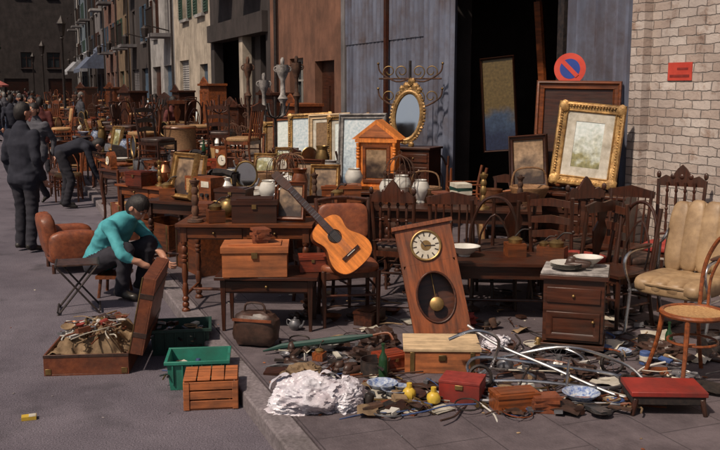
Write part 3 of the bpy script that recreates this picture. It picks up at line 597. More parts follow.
def fill(x,y,z,rz,w,d,n,kinds=TOPK,sp=.22,smin=.8,smax=1.15):
    pts=[]; c,s_=math.cos(rz),math.sin(rz)
    for k in range(n*12):
        if len(pts)>=n: break
        u,v=rr_.uniform(-w/2+.1,w/2-.1),rr_.uniform(-d/2+.09,d/2-.09)
        if all((u-a)**2+(v-b_)**2>sp*sp for a,b_ in pts): pts.append((u,v))
    for u,v in pts: small(rr_.choice(kinds),(x+u*c-v*s_,y+u*s_+v*c,z+.001),rz+rr_.uniform(-.6,.6),rr_.uniform(smin,smax))
def scrap(name,x0,x1,y0,y1,n,zb=0.,h=.05,sd=0,mats=None,smax=1.):
    rd=random.Random(sd); b=MB(); mats=mats or [IRON,IRON,IRON,RUST,STEEL,STEEL,CHROME,WD,WD,WM,LEA,BRASS,PAPER,BLUEP,LEAD,CLOTHG,CER]
    for k in range(n):
        x,y=rd.uniform(x0,x1),rd.uniform(y0,y1)
        if zb>=0 and zb<.05 and (x<1.52-.36*y or (.42<x<.98 and 5.72<y<6.2)): continue
        z=zb+rd.uniform(.004,h); m=rd.choice(mats); a=rd.uniform(0,6.3); t=rd.uniform(-.2,.2); q=rd.random()
        b.push(TR((x,y,z),(t,rd.uniform(-.15,.15),a)))
        if q<.36:
            l=rd.uniform(.05,.28)*smax; b.tube(smooth([(-l,0,.004),(-l*.3,rd.uniform(-.04,.04),.01),(l*.4,rd.uniform(-.06,.06),.01),(l,0,.004)],3),rd.uniform(.003,.008),m,6)
        elif q<.52: b.box((0,0,.006),(rd.uniform(.04,.18)*smax,rd.uniform(.03,.1)*smax,rd.uniform(.006,.035)),m)
        elif q<.66:
            r=rd.uniform(.03,.09)*smax; b.tube([(r*math.cos(2*pi*i/16),r*math.sin(2*pi*i/16),.005) for i in range(16)],rd.uniform(.003,.007),m,5,closed=True)
        elif q<.72: r=rd.uniform(.015,.035)*smax; b.lathe([(.001,-.03),(r,-.03),(r,.03),(r*.8,.04),(.001,.04)],m,(0,0,.02),(R(90)*rd.choice((0,1)),0,0),n=12)
        elif q<.8: r=rd.uniform(.03,.07)*smax; b.lathe([(.001,0),(r*.5,0),(r,.02),(r*.97,.022),(r*.5,.006),(.001,.006)],m,n=14)
        elif q<.9:
            w=rd.uniform(.04,.11)*smax; vs=[(w*(i/4-.5)*2,w*(j/4-.5)*1.6,.012+.03*noise.noise(Vector((i*.6,j*.6,k)))) for i in range(5) for j in range(5)]
            b.add(vs,[(i*5+j,i*5+j+5,i*5+j+6,i*5+j+1) for i in range(4) for j in range(4)],rd.choice([PAPER,CLOTHG,LEAD,m]))
        else:
            l=rd.uniform(.04,.1)*smax; b.box((0,0,0),(l*2,.012,.008),m); b.tube([(l,0,0),(l*1.5,0,.004)],[.012,.016],m,6); b.box((-l,0,.003),(.03,.05,.02),STEEL)
        b.pop()
    return b.done(name)
# ------------------------------------------------------------------ NEAR FURNITURE
def table(name,x,y,w,d,h,rz=0,wd=WD,legs='turned',dr=0,n=6,kinds=TOPK,top=None,wv=WDV,z=0,sp=.22):
    o=table_geo(w,d,h,wd,legs,dr,top,wv).done(name,(x,y,z),rz,bevel=.003)
    if n: fill(x,y,z+h,rz,w,d,n,kinds,sp)
    return o
table('writing_desk',-.78,7.75,1.15,.62,.76,R(-4),WM,'turned',2,0,wv=WMV)
small('wooden_box',(-.72,7.66,.762),.02,1.25,3); small('book_stack',(-1.18,7.85,.765)); small('vase',(-.35,7.9,.765),v=8); small('candlestick',(-1.22,7.6,.765),v=1); small('small_framed_picture',(-.42,7.6,.765),-.2,.8,2); small('coffee_grinder',(-1.05,7.6,.765)); small('teapot',(-.98,7.9,.762),v=1)
table('low_table',-.56,7.08,.8,.5,.44,R(-3),WD,'straight',1,0)
small('wooden_box',(-.66,7.0,.445),.03,1.55,0); small('wooden_box',(-.22,7.1,.445),.1,.8,1); small('book_stack',(-.62,7.0,.695),.3,.8)
chair_geo(WDV,LEA,'uph',.48,.46,.46,.98).done('dining_chair',(.06,7.2,0),R(8),bevel=.002)
chair_geo(WDV,LEAD,'ladder').done('dining_chair',(-.16,7.75,0),R(20))
def guitar():
    b=MB(); hw=[(0,.0),(.005,.08),(.03,.145),(.08,.178),(.13,.183),(.19,.168),(.25,.135),(.29,.122),(.33,.126),(.38,.142),(.42,.139),(.455,.11),(.475,.05),(.478,0)]
    hp=smooth([(w,0,z) for z,w in hw],3); pts=[(p.x,p.z) for p in hp]; out=[(max(0,a),c) for a,c in pts]; L=[(-a,c) for a,c in reversed(out[1:-1])]
    b.poly(out+L,0,.09,WM); ins=[(a*.985,.005+c*.98) for a,c in out+L]; b.poly(ins,-.004,-.0005,WO)
    b.lathe([(.001,0),(.048,0)],IRON,(0,-.006,.315),(R(90),0,0),n=24); b.tube([(math.cos(2*pi*k/24)*.053,-.006,.315+math.sin(2*pi*k/24)*.053) for k in range(24)],.004,WD,5,closed=True)  # sound hole is a flat disc, its inner shade painted in dark colour
    b.box((0,-.012,.13),(.17,.014,.026),WD); b.box((0,-.021,.13),(.08,.006,.005),CER)
    b.poly([(-.03,.36),(.03,.36),(.025,.83),(-.025,.83)],-.018,-.005,WD); b.tube([(0,.012,.44),(0,.006,.83)],[.027,.022],WM,8)
    for k in range(12): b.box((0,-.0195,.83-.036*k*(1-.018*k)),(.05,.002,.003),STEEL)
    b.push(TR((0,0,.83),(R(-10),0,0))); b.poly([(-.026,0),(.026,0),(.037,.04),(.034,.17),(.015,.185),(0,.175),(-.015,.185),(-.034,.17),(-.037,.04)],-.012,.004,WD)
    for s_ in(-1,1):
        for z in(.05,.09,.13): b.cyl((s_*.03,-.004,z),(s_*.055,-.004,z),.004,STEEL,6); b.ball((s_*.06,-.004,z),(.01,.006,.008),CER,n=8)
    b.pop()
    for k in range(6): b.tube([((k-2.5)*.010,-.023,.13),((k-2.5)*.0072,-.022,.83)],.0012,STEEL,4)
    return b
guitar().done('acoustic_guitar',M=orient((-.60,.16,.62),(.05,-.85,.5)),loc=(.17,6.80,.54),scale=.98)
def clock():
    b=MB(); w=.43;h=.82
    op=[( .14*math.cos(a),.27+.19*math.sin(a)) for a in [2*pi*k/32 for k in range(32)]]
    rect=[]
    for k in range(32):
        a=2*pi*k/32; c,s_=math.cos(a),math.sin(a); t=min((w/2)/max(abs(c),1e-6),.27/max(abs(s_),1e-6)); rect.append((c*t,.27+s_*t))
    vs=[(p[0],-.07,p[1]) for p in rect]+[(p[0],-.07,p[1]) for p in op]+[(p[0],-.045,p[1]) for p in op]
    b.add(vs,[(k,(k+1)%32,32+(k+1)%32,32+k) for k in range(32)]+[(32+k,32+(k+1)%32,64+(k+1)%32,64+k) for k in range(32)],WMV)
    b.b2(-w/2,w/2,-.07,-.05,.54,h,WMV)
    b.b2(-w/2,-w/2+.018,-.069,.07,0,h,WMV); b.b2(w/2-.018,w/2,-.069,.07,0,h,WMV); b.b2(-w/2,w/2,.058,.07,0,h,WD); b.b2(-w/2+.018,w/2-.018,-.069,.057,0,.018,WMV)
    b.b2(-w/2-.02,w/2+.02,-.09,.075,h,h+.03,WMV); b.b2(-w/2-.015,w/2+.015,-.085,.073,-.025,-.001,WMV)
    b.tube([(.144*math.cos(2*pi*k/32),-.073,.27+.194*math.sin(2*pi*k/32)) for k in range(32)],.009,WD,6,closed=True)
    b.cyl((0,-.0,.5),(0,-.0,.24),.004,BRASS,6); b.lathe([(.001,.006),(.05,.004),(.055,0),(.05,-.004),(.001,-.006)],BRASS,(0,-.0,.22),(R(90),0,0),n=24)
    c=(0,-.073,.67); b.lathe([(.001,.0),(.108,.0)],PAPER,c,(R(90),0,0),n=36); b.tube([(.112*math.cos(2*pi*k/36),-.076,.67+.112*math.sin(2*pi*k/36)) for k in range(36)],.010,BRASS,8,closed=True)
    for k in range(12):
        a=2*pi*k/12; b.box((.085*math.sin(a),-.0745,.67+.085*math.cos(a)),(.009,.002,.028),IRON,(0,a,0))
    b.lathe([(.001,.0),(.04,.0)],BRASS,(0,-.0745,.67),(R(90),0,0),n=24)
    b.box((-.02,-.077,.69),(.007,.002,.06),IRON,(0,-.5,0)); b.box((.03,-.0775,.665),(.007,.002,.08),IRON,(0,1.7,0))
    return b
clock().done('pendulum_wall_clock',(.78,6.66,.045),M=orient((-.19,.30,1),(-.05,-1,.3)),bevel=.003)
b=MB(); b.box((0,0,.075),(.5,.36,.15),WC); b.box((0,0,.163),(.52,.38,.022),WL); 
for x in(-.2,.2): b.box((x,-.184,.075),(.03,.008,.148),BRASS)
b.box((0,-.186,.11),(.05,.01,.04),BRASS); b.done('pale_lidded_box',(.69,5.98,0),R(-3),bevel=.003)
table('coffee_table',1.42,7.3,1.15,.55,.50,R(-6),WD,'turned',0,4,['bowl','plate_stack','book_stack','coffee_grinder'])
table('dining_table',1.2,8.7,1.5,.8,.76,R(-12),WD,'turned',0,9)
def sideboard(w,d,h,wd):
    b=MB(); b.box((0,0,h/2+.04),(w,d,h-.12),wd); b.box((0,-.01,h-.01),(w+.05,d+.04,.03),wd); b.box((0,0,.07),(w+.02,d+.02,.03),wd)
    for x in(-1,1):
        for y in(-1,1): b.lathe([(.001,0),(.02,0),(.03,.03),(.02,.06)],wd,(x*(w/2-.04),y*(d/2-.04),0),n=10)
    n=max(1,round(w/.45))
    for k in range(n):
        x=-w/2+(k+.5)*w/n; b.ring(w/n-.05,h-.38,[(0,-d/2-.001),(0,-d/2-.014),(.03,-d/2-.014),(.045,-d/2-.004)],wd,x,.12); b.box((x,-d/2-.006,h-.14),(w/n-.05,.012,.11),wd)
        b.ball((x,-d/2-.02,h-.14),.012,BRASS,n=8); b.ball((x+w/n*.33,-d/2-.024,h*.45),.012,BRASS,n=8)
    return b
sideboard(1.2,.42,.84,WD).done('sideboard',(2.35,9.05,0),R(-35),bevel=.004)
sideboard(.9,.4,.8,WD).done('sideboard',(.25,9.6,0),R(-10),bevel=.004)
for (x,y,rz,st,wd,sm) in [(.55,8.1,160,'carved',WDV,LEAD),(1.0,8.05,175,'spindle',WDV,WD),(1.5,8.1,190,'splat',WDV,LEAD),(1.95,7.95,150,'ladder',WDV,LEAD),(2.0,7.45,215,'splat',WDV,REDF),(2.55,8.1,-40,'spindle',WDV,WD),(2.2,7.0,-60,'hoop',WDV,WD),(.75,9.3,20,'carved',WDV,LEAD),(1.75,9.2,-20,'splat',WDV,LEAD),(1.35,7.75,170,'hoop',WDV,LEAD),(2.15,8.35,200,'carved',WDV,LEAD),(2.45,7.5,120,'ladder',WDV,LEAD)]:
    chair_geo(wd,sm,st).done('dining_chair' if st!='carved' else 'carved_chair',(x,y,0),R(rz))
chair_geo(WDV,REDF,'carved',.46,.44,.46,1.05).done('carved_chair',(2.98,7.95,0),R(-35))
sideboard(.42,.36,.58,WD).done('bedside_cabinet',(1.70,6.35,0),R(-18),bevel=.003)
b=MB(); b.box((0,0,.009),(.46,.4,.018),STONE); b.done('marble_slab',(1.70,6.35,.586),R(-18),bevel=.004); small('plate_stack',(1.62,6.3,.61)); small('bowl',(1.8,6.4,.61),v=0,sc_=.8); small('shoe_pair',(1.7,6.3,.62),1.2,.7)
def tanchair():
    b=MB()
    for k in range(4):
        x=(k-1.5)*.13; b.ball((x,-.02,.43),(.088,.28,.07),TAN,n=24,e=.6,amp=.01,fr=5,sd=k)
        b.ball((x,.27,.76-.010*(k-1.5)**2),(.086,.058,.285),TAN,(R(-14),0,0),n=24,e=.6,amp=.01,fr=4,sd=k)
    b.ball((0,-.02,.405),(.275,.275,.05),TAN,n=20,e=.4); b.ball((0,.29,.75),(.265,.05,.27),TAN,(R(-14),0,0),n=20,e=.4)
    b.tube(smooth([(-.25,-.27,.44),(0,-.3,.45),(.25,-.27,.44)],5),.012,TAN,6)
    for s_ in(-1,1):
        x=s_*.32; b.tube(smooth([(x*.9,.38,.86),(x,.26,.70),(x,.05,.67),(x,-.22,.66),(x,-.31,.60),(x,-.29,.5),(x,-.22,.36),(x,-.27,.03)],5),.013,CHROME,8)
        b.tube(smooth([(x,.22,.68),(x,.2,.4),(x,.3,.03)],4),.013,CHROME,8); b.ball((x,-.08,.685),(.03,.17,.015),WD,n=12)
        b.cyl((x,-.24,.36),(x,.21,.36),.011,CHROME,8)
    for y in(-.2,.2): b.cyl((-.32,y,.36),(.32,y,.36),.011,CHROME,8)
    return b
tanchair().done('tan_armchair',(2.62,6.70,-.02),R(-48))
def bentwood():
    b=MB(); b.lathe([(.001,.455),(.17,.455),(.185,.46)],CANE,n=28); b.tube([(.2*math.cos(2*pi*k/28),.2*math.sin(2*pi*k/28),.455) for k in range(28)],.017,WM,8,closed=True)
    b.tube([(.155*math.cos(2*pi*k/24),.155*math.sin(2*pi*k/24),.27) for k in range(24)],.009,WM,6,closed=True)
    for s_ in(-1,1): b.tube(smooth([(s_*.13,-.14,.45),(s_*.15,-.16,.25),(s_*.2,-.21,0)],4),[.017]*4+[.014]*5,WM,8)
    b.tube(smooth([(-.21,.24,0),(-.17,.17,.3),(-.17,.17,.47),(-.19,.21,.72),(-.12,.25,.9),(0,.26,.94),(.12,.25,.9),(.19,.21,.72),(.17,.17,.47),(.17,.17,.3),(.21,.24,0)],5),.014,WM,8)
    b.tube(smooth([(-.1,.18,.47),(-.11,.2,.65),(-.05,.225,.8),(0,.23,.82),(.05,.225,.8),(.11,.2,.65),(.1,.18,.47)],5),.010,WM,8)
    return b
bentwood().done('bentwood_chair',(2.28,5.62,0),R(-75))
frame_geo(.86,1.1,.09,WM,WD).done('brown_picture_frame',(2.42,9.25,.86),M=orient((.05,.12,1),(-.3,-1,.1)))
frame_geo(.66,.84,.10,GILT,PNT1,True,PAPER,.09).done('gilt_framed_landscape',(2.43,8.98,.90),M=orient((.14,.12,1),(-.38,-1,.12)))
frame_geo(.4,.55,.05,WD,PNT4).done('framed_picture',(1.95,9.2,.86),M=orient((-.02,.2,1),(-.4,-1,.2)))
b=MB(); b.cyl((0,0,0),(0,0,2.02),.025,STEEL,10); b.push(TR((0,-.03,2.08),(R(90),0,0)))
b.lathe([(.001,0),(.165,0),(.165,.006),(.001,.006)],REDW,n=36); b.lathe([(.001,.0075),(.105,.0075)],nmat('blue_sign_paint',(.03,.06,.28),(.04,.08,.36),scale=4,rough=.4,bump=0,dirt=.3),n=36); b.box((0,0,.0095),(.22,.045,.003),REDW,(0,0,R(-45))); b.pop()
b.lathe([(.001,0),(.2,0),(.2,.04),(.05,.06),(.025,.1),(.001,.1)],IRON,n=20)
b.done('no_parking_sign',(2.46,9.72,0),R(-18))
for i,(x,y,w,h,fm,pc,mt,rz) in enumerate([(-.45,13.9,.75,1.5,GILT,PNT2,None,-.4),(-.15,13.6,.7,1.5,WL,PNT4,PAPER,-.45),(.14,13.2,.7,1.5,GILT,PNT1,PAPER,-.45),(-.75,14.3,.7,1.45,WM,PNT1,None,-.5),(-.98,14.6,.6,1.35,GILT,PNT4,None,-.5)]):
    frame_geo(w,h,.075,fm,pc,fm==GILT,mt).done('tall_framed_picture',(x,y,.0),M=orient((.0,.16,1),(rz,-1,.15)))
table('side_table',.35,11.6,.8,.5,.5,R(-20),WD,'cab',0,0)
frame_geo(.66,1.05,.07,STONE,PNT2,False,None).done('framed_seascape',(.28,11.75,.505),M=orient((.03,.14,1),(-.35,-1,.14)))
b=MB(); b.b2(-.2,.2,-.12,.12,.03,.5,WO); b.b2(-.24,.24,-.15,.15,0,.03,WO); b.b2(-.23,.23,-.15,.14,.5,.53,WO)
b.poly([(-.27,.532),(.27,.532),(0,.74)],-.14,.13,WO); b.poly([(-.19,.555),(.19,.555),(0,.695)],-.15,-.141,WC); b.ring(.3,.4,[(0,-.121),(0,-.135),(.03,-.135),(.04,-.122)],WM,0,.07); b.box((0,-.1235,.27),(.22,.004,.3),PNT4)
for s_ in(-1,1): b.lathe(tprof(.46,.022,8),WO,(s_*.2,-.14,.035),n=10)
b.done('gabled_wall_cabinet',(.43,9.75,.805),R(-18),bevel=.003)
b=MB(); b.lathe(vp[1],CER,n=24); g=b.mesh('white_vase')
for x,y,z,s_ in((.62,9.0,.762,.85),(.80,8.85,.762,.75),(.48,9.02,.762,.7),(.15,9.5,.802,.8)): put(g,'white_vase',(x,y,z),scale=s_)
b=MB(); E=[(.2*math.cos(2*pi*k/32),0,.4+.33*math.sin(2*pi*k/32)) for k in range(32)]
b.tube(E,.035,GILT,8,closed=True); b.add([(p[0],0,p[2]) for p in E],[tuple(range(32))],MIRR)
for k in range(48): a=2*pi*k/48; b.ball((.235*math.cos(a),-.01,.4+.365*math.sin(a)),(.024,.018,.022),GILT,n=8,amp=.35,sd=k,fr=3)
for s_ in(-1,1):
    for q in((.06,.8,.05),(.12,.76,.04),(.0,.86,.05),(.1,.02,.04)): b.ball((s_*q[0],-.01,q[1]),(q[2],.025,q[2]),GILT,n=12,amp=.35,fr=3,sd=q[1])
b.done('oval_gilt_mirror',(.88,12.3,1.1),M=orient((.12,.1,1),(-.4,-1,.1)))
sideboard(.9,.4,1.08,WD).done('cupboard',(.9,12.4,0),R(-30),bevel=.004)
def scroll(b,c,r,t,m,sx=1,n=26,th=.008):
    b.tube([(c[0]+sx*math.cos(a)*r*(1-.7*k/n),c[1],c[2]+math.sin(a)*r*(1-.7*k/n)) for k in range(n) for a in [t*2*pi*k/n-pi/2]],th,m,6)
b=MB(); b.cyl((0,0,0),(0,0,2.25),.02,IRON,8)
for z in(1.75,2.1):
    for s_ in(-1,1):
        for q in(.12,.3): scroll(b,(s_*q,0,z),.1,1.3,BRASS,s_)
        b.tube(smooth([(0,0,z-.1),(s_*.2,0,z-.14),(s_*.42,0,z-.02),(s_*.46,0,z+.1)],4),.012,RUST,6); b.ball((s_*.46,0,z+.11),.02,BRASS,n=8)
b.cyl((-.45,0,2.0),(.45,0,2.0),.012,RUST,6)
for k in range(3): a=2*pi*k/3; b.tube(smooth([(0,0,.3),(.15*math.cos(a),.15*math.sin(a),.15),(.28*math.cos(a),.28*math.sin(a),0)],4),.014,IRON,6)
b.done('iron_coat_stand',(1.0,12.9,0),R(-15))
frame_geo(.5,1.3,.03,WD,PNT3).done('canvas_painting',SP(13.1,-.35,1.0),M=orient((-.05,.1,1),(-.6,-1,.1)))
frame_geo(.6,.8,.06,GILT,PNT4).done('hanging_framed_picture',SP(11.9,-1.2,1.9),M=orient((0,.02,1),(-.6,-1,.1)))
# ------------------------------------------------------------------ NEAR JUNK
def suitcase():
    b=MB(); w,d,h=.58,.78,.15; t=.012
    b.b2(-w/2,w/2,-d/2,d/2,0,t,LEA)
    b.b2(-w/2,w/2,-d/2,-d/2+t,t,h,LEA); b.b2(-w/2,w/2,d/2-t,d/2,t,h,LEA); b.b2(-w/2,-w/2+t,-d/2+t,d/2-t,t,h,LEA); b.b2(w/2-t,w/2,-d/2+t,d/2-t,t,h,LEA)
    for x in(-w/2+.03,w/2-.03): b.b2(x-.02,x+.02,-d/2-.004,-d/2-.0005,.01,.05,BRASS)
    b.b2(-w/2-.002,w/2+.002,-d/2-.003,-d/2-.0005,h-.02,h+.001,LEAD)
    b.push(TR((w/2+.004,0,h),(0,R(12),0)))
    H=.55
    b.b2(.085,.085+t,-d/2,d/2,0,H,LEA); b.b2(0,.084,-d/2,-d/2+t,0,H,LEA); b.b2(0,.084,d/2-t,d/2,0,H,LEA); b.b2(0,.084,-d/2+t,d/2-t,H-t,H,LEA); b.b2(0,.084,-d/2+t,d/2-t,0,t,LEA)
    b.b2(.078,.0835,-d/2+t,d/2-t,t,H-t,CANE); b.b2(-.003,.004,-d/2-.004,-d/2+.012,0,H+.003,BRASS)
    for z in(.14,.42): b.b2(.0,.098,-d/2-.003,-d/2-.0005,z-.018,z+.018,LEAD); b.b2(.0975,.1,-d/2,d/2,z-.018,z+.018,LEAD)
    b.pop()
    n=40; vs=[];fs=[]
    for i in range(n+1):
        for j in range(n+1):
            x=-w/2+.02+(w-.04)*i/n; y=-d/2+.02+(d-.04)*j/n; q=Vector((x*7,y*7,3.))
            vs.append((x,y,.11+.12*noise.noise(q)+.06*noise.noise(q*3)+.13*math.sin(pi*i/n)*math.sin(pi*j/n)))
    for i in range(n):
        for j in range(n): a=i*(n+1)+j; fs.append((a,a+n+1,a+n+2,a+1))
    b.add(vs,fs,CLOTHG)
    return b
suitcase().done('open_suitcase',(-1.80,6.52,-.1),R(4),bevel=.004)
JW=[CLOTHG,CLOTHG,CLOTHG,PAPER,BRASS,LEA,WM,CER,WM,REDF,CLOTHW,COPPER]
scrap('suitcase_bric_a_brac',-1.99,-1.62,6.25,6.8,80,.07,.12,5,JW,.7)
def crate(m,w,d,h,slats=False):
    b=MB(); t=.012
    if not slats:
        b.b2(-w/2+.02,w/2-.02,-d/2+.02,d/2-.02,0,t,m)
        for s_ in(-1,1):
            b.add([(-w/2+.02,s_*(d/2-.02),0),(w/2-.02,s_*(d/2-.02),0),(w/2,s_*d/2,h),(-w/2,s_*d/2,h),(-w/2+.02,s_*(d/2-.026),0),(w/2-.02,s_*(d/2-.026),0),(w/2,s_*(d/2-.006),h),(-w/2,s_*(d/2-.006),h)],[(0,1,2,3),(4,7,6,5),(3,2,6,7),(0,4,5,1)],m)
            b.add([(s_*(w/2-.02),-d/2+.02,0),(s_*(w/2-.02),d/2-.02,0),(s_*w/2,d/2,h),(s_*w/2,-d/2,h),(s_*(w/2-.026),-d/2+.02,0),(s_*(w/2-.026),d/2-.02,0),(s_*(w/2-.006),d/2,h),(s_*(w/2-.006),-d/2,h)],[(0,1,2,3),(4,7,6,5),(3,2,6,7),(0,4,5,1)],m)
        for s_ in(-1,1): b.box((0,s_*(d/2+.004),h-.008),(w+.03,.02,.022),m); b.box((s_*(w/2+.004),0,h-.008),(.02,d-.014,.022),m)
        for k in range(6): b.box((-w/2+.04+k*(w-.08)/5,-d/2+.003,h*.55),(.01,.012,h*.7),m,(R(6),0,0))
    else:
        b.b2(-w/2,w/2,-d/2,d/2,0,.01,m)
        for k in range(3):
            z=.012+k*(h-.01)/3; hh=(h-.01)/3-.010
            for s_ in(-1,1): b.b2(-w/2,w/2,s_*d/2-.006,s_*d/2+.006,z,z+hh,m); b.b2(s_*(w/2-.006)-.006,s_*(w/2-.006)+.006,-d/2+.007,d/2-.007,z,z+hh,m)
        for k in range(4): b.box((-w/2+(k+.5)*w/4,0,h+.005),(w/4-.007,d,.011),m,(0,0,R((k%3-1)*.6)))
        for sx in(-1,1):
            for sy in(-1,1): b.box((sx*(w/2-.02),sy*(d/2+.009),h/2),(.035,.006,h-.01),m)
    return b
crate(GREENP,.40,.32,.2).done('green_plastic_crate',(-.96,5.95,-.1),R(5),bevel=.002)
crate(DGREENP,.44,.34,.2).done('green_plastic_crate',(-1.22,6.75,-.1),R(8),bevel=.002)
scrap('crate_oddments',-1.12,-.82,5.83,6.07,30,-.06,.1,6,None,.6); scrap('crate_oddments',-1.4,-1.05,6.62,6.9,40,-.06,.16,7,None,.6)
crate(WC,.34,.27,.19,True).done('wooden_crate',(-.82,5.56,-.1),R(6),bevel=.002)
b=MB(); b.ball((0,0,.13),(.17,.09,.13),LEAD,n=20,e=.6,amp=.06,flat=-.9); b.tube(smooth([(-.08,-.02,.25),(-.06,-.02,.32),(.06,-.02,.32),(.08,-.02,.25)],4),.009,LEAD,6); b.b2(-.15,.15,-.095,-.085,.2,.22,LEA); b.done('leather_bag',(-.62,6.5,0),R(-15))
def bag(m,rx,ry,rz,sd):
    b=MB(); n=110; mm=70; vs=[];fs=[]
    for i in range(mm+1):
        ph=pi*i/mm
        for j in range(n):
            a=2*pi*j/n; q=Vector((math.sin(ph)*math.cos(a),math.sin(ph)*math.sin(a),math.cos(ph)))
            o=Vector((sd,sd*1.3,sd*.7)); q2=q*1.6+noise.noise_vector(q*1.7+o)*.9
            k=1+.34*noise.noise(q*1.3+o)+.13*(.5-abs(noise.noise(q2*1.7+o))*2)+.05*(.5-abs(noise.noise(q2*4.5+o))*2)+.02*(.5-abs(noise.noise(q2*10+o))*2)
            z=max(q.z*k*rz,-rz*.55); sp=1.12 if z<=-rz*.5 else 1
            vs.append((q.x*k*rx*sp,q.y*k*ry*sp,z+rz*.55))
    for i in range(mm):
        for j in range(n): fs.append((i*n+j,(i+1)*n+j,(i+1)*n+(j+1)%n,i*n+(j+1)%n))
    b.add(vs,fs,m)
    for s_ in(-1,1):
        pts=smooth([(s_*rx*.2,0,rz*1.15),(s_*rx*.5,.02,rz*1.6),(s_*rx*.9,.03,rz*1.4),(s_*rx*1.05,.02,rz*1.0)],5)
        vs=[]; 
        for i,p in enumerate(pts): vs+=[tuple(p+V(0,-.02+.01*math.sin(i*2),.008*math.sin(i*1.7))),tuple(p+V(0,.02,.006*math.cos(i)))]
        b.add(vs,[(2*i,2*i+1,2*i+3,2*i+2) for i in range(len(pts)-1)],m)
    return b
bag(BAG,.21,.16,.13,3).done('plastic_bag',(-.2,5.18,0),.2); bag(BAG,.15,.12,.10,8).done('plastic_bag',(.02,5.20,0),1.2)
bag(BAG,.1,.09,.06,15).done('plastic_bag',(1.15,6.4,0),2.9)
b=MB(); b.box((0,0,.06),(.25,.2,.12),REDP); b.box((0,0,.128),(.255,.205,.018),REDF); b.box((0,-.104,.1),(.05,.008,.03),BRASS); b.done('red_lacquer_box',(.75,5.32,0),R(-20),bevel=.003)
b=MB(); b.box((0,0,.13),(.44,.28,.03),REDP); b.box((0,0,.09),(.42,.26,.05),IRON)
for x in(-1,1):
    for y in(-1,1): b.tube([(x*.19,y*.12,.1),(x*.21,y*.135,0)],[.02,.014],WD,6)
b.done('red_footstool',(1.92,5.12,0),R(-4),bevel=.004)
b=MB()
def loop(pts,r=.011,m=CHROME): b.tube(smooth(pts,5),r,m,8)
loop([(-.45,-.15,.03),(-.1,-.2,.06),(.35,-.22,.04),(.48,-.1,.05),(.4,.05,.05),(.0,.03,.1),(-.4,.08,.12),(-.5,0,.08),(-.45,-.15,.03)])
loop([(-.5,.2,.3),(-.3,.1,.2),(.0,-.05,.12),(.4,-.28,.02),(.55,-.3,.03)]); loop([(-.4,.3,.02),(-.2,.15,.12),(.15,.1,.2),(.5,.12,.1),(.62,.05,.02)])
loop([(-.62,.02,.25),(-.45,.0,.32),(-.3,.03,.25),(-.35,.05,.05)]); loop([(.1,-.3,.02),(.15,0,.15),(.22,.3,.02)],.009); loop([(-.2,-.32,.02),(-.1,0,.09),(.05,.35,.02)],.008,IRON)
for (x,y,a) in((-.42,-.2,70),(.5,-.22,20),(.45,.2,80),(-.5,.22,15)):
    b.push(TR((x,y,.075),(R(a),R(20),0))); b.tube([(.07*math.cos(2*pi*k/20),.07*math.sin(2*pi*k/20),0) for k in range(20)],.012,IRON,6,closed=True)
    for k in range(6): b.cyl((0,0,0),(.065*math.cos(pi*k/3),.065*math.sin(pi*k/3),0),.003,STEEL,4)
    b.pop()
b.done('folded_pushchair_frame',(1.32,5.58,0.02),R(-8))
b=MB(); b.push(TR((0,0,.05),(R(10),R(6),0))); b.tube([(.2*math.cos(2*pi*k/36),.2*math.sin(2*pi*k/36),0) for k in range(36)],.014,IRON,8,closed=True); b.tube([(.187*math.cos(2*pi*k/36),.187*math.sin(2*pi*k/36),0) for k in range(36)],.006,CHROME,6,closed=True)
for k in range(20): a=2*pi*k/20; b.cyl((.02*math.cos(a+.4),.02*math.sin(a+.4),.012*(-1)**k),(.185*math.cos(a),.185*math.sin(a),0),.0013,STEEL,4)
b.cyl((0,0,-.03),(0,0,.03),.018,STEEL,10); b.pop(); b.done('small_bicycle_wheel',(1.5,5.95,0))
b=MB(); b.tube(smooth([(-.26,-.1,.02),(-.24,.02,.04),(-.08,.06,.06),(0,.06,.08),(.08,.06,.06),(.24,.02,.04),(.26,-.1,.02)],5),.011,CHROME,8); b.tube([(0,.06,.08),(0,.2,.03)],.012,CHROME,8); b.done('bicycle_handlebar',(1.0,5.6,0),R(30))
b=MB(); 
for k in range(2): b.tube([(-.45,k*.06,.02),(.45,.1+k*.1,.03)],.012,(STEEL,WM)[k],6)
b.tube(smooth([(.45,.1,.03),(.55,.12,.04),(.56,.2,.04),(.48,.2,.03)],4),.012,WM,6); b.done('walking_stick',(1.2,5.12,0),R(-14))
b=MB(); b.tube([(0,0,0.02),(.1,.1,.04),(.55,.2,.12),(.75,.24,.16)],[.006,.022,.03,.01],DGREENP,8); b.tube(smooth([(.75,.24,.16),(.85,.27,.18),(.9,.25,.14)],4),.009,WM,6); b.done('folded_umbrella',(-.55,6.25,.01),R(-25))
for k,(x,y,a,l) in enumerate([(.3,5.8,20,.5),(.1,6.1,-50,.6),(-.1,5.8,70,.4),(1.9,6.1,30,.7)]):
    b=MB(); b.tube([(-l/2,0,.02),(l/2,0,.025)],.01,(WM,STEEL,WD,CHROME)[k],6); b.box((l/2,0,.03),(.05,.1,.02),IRON); b.done('hammer' if k%2==0 else 'garden_hoe',(x,y,0),R(a))
def floor(x0,x1,y0,y1,n,kinds=FLK,sp=.13,smin=.5,smax=.85):
    pts=[]
    for k in range(n*10):
        if len(pts)>=n: break
        x,y=rr_.uniform(x0,x1),rr_.uniform(y0,y1)
        if x<1.5-.36*y or (.4<x<1.0 and 5.6<y<6.3): continue
        if all((x-a)**2+(y-b_)**2>sp*sp for a,b_ in pts): pts.append((x,y))
    for x,y in pts: small(rr_.choice(kinds),(x,y,.002),rr_.uniform(0,6.3),rr_.uniform(smin,smax))
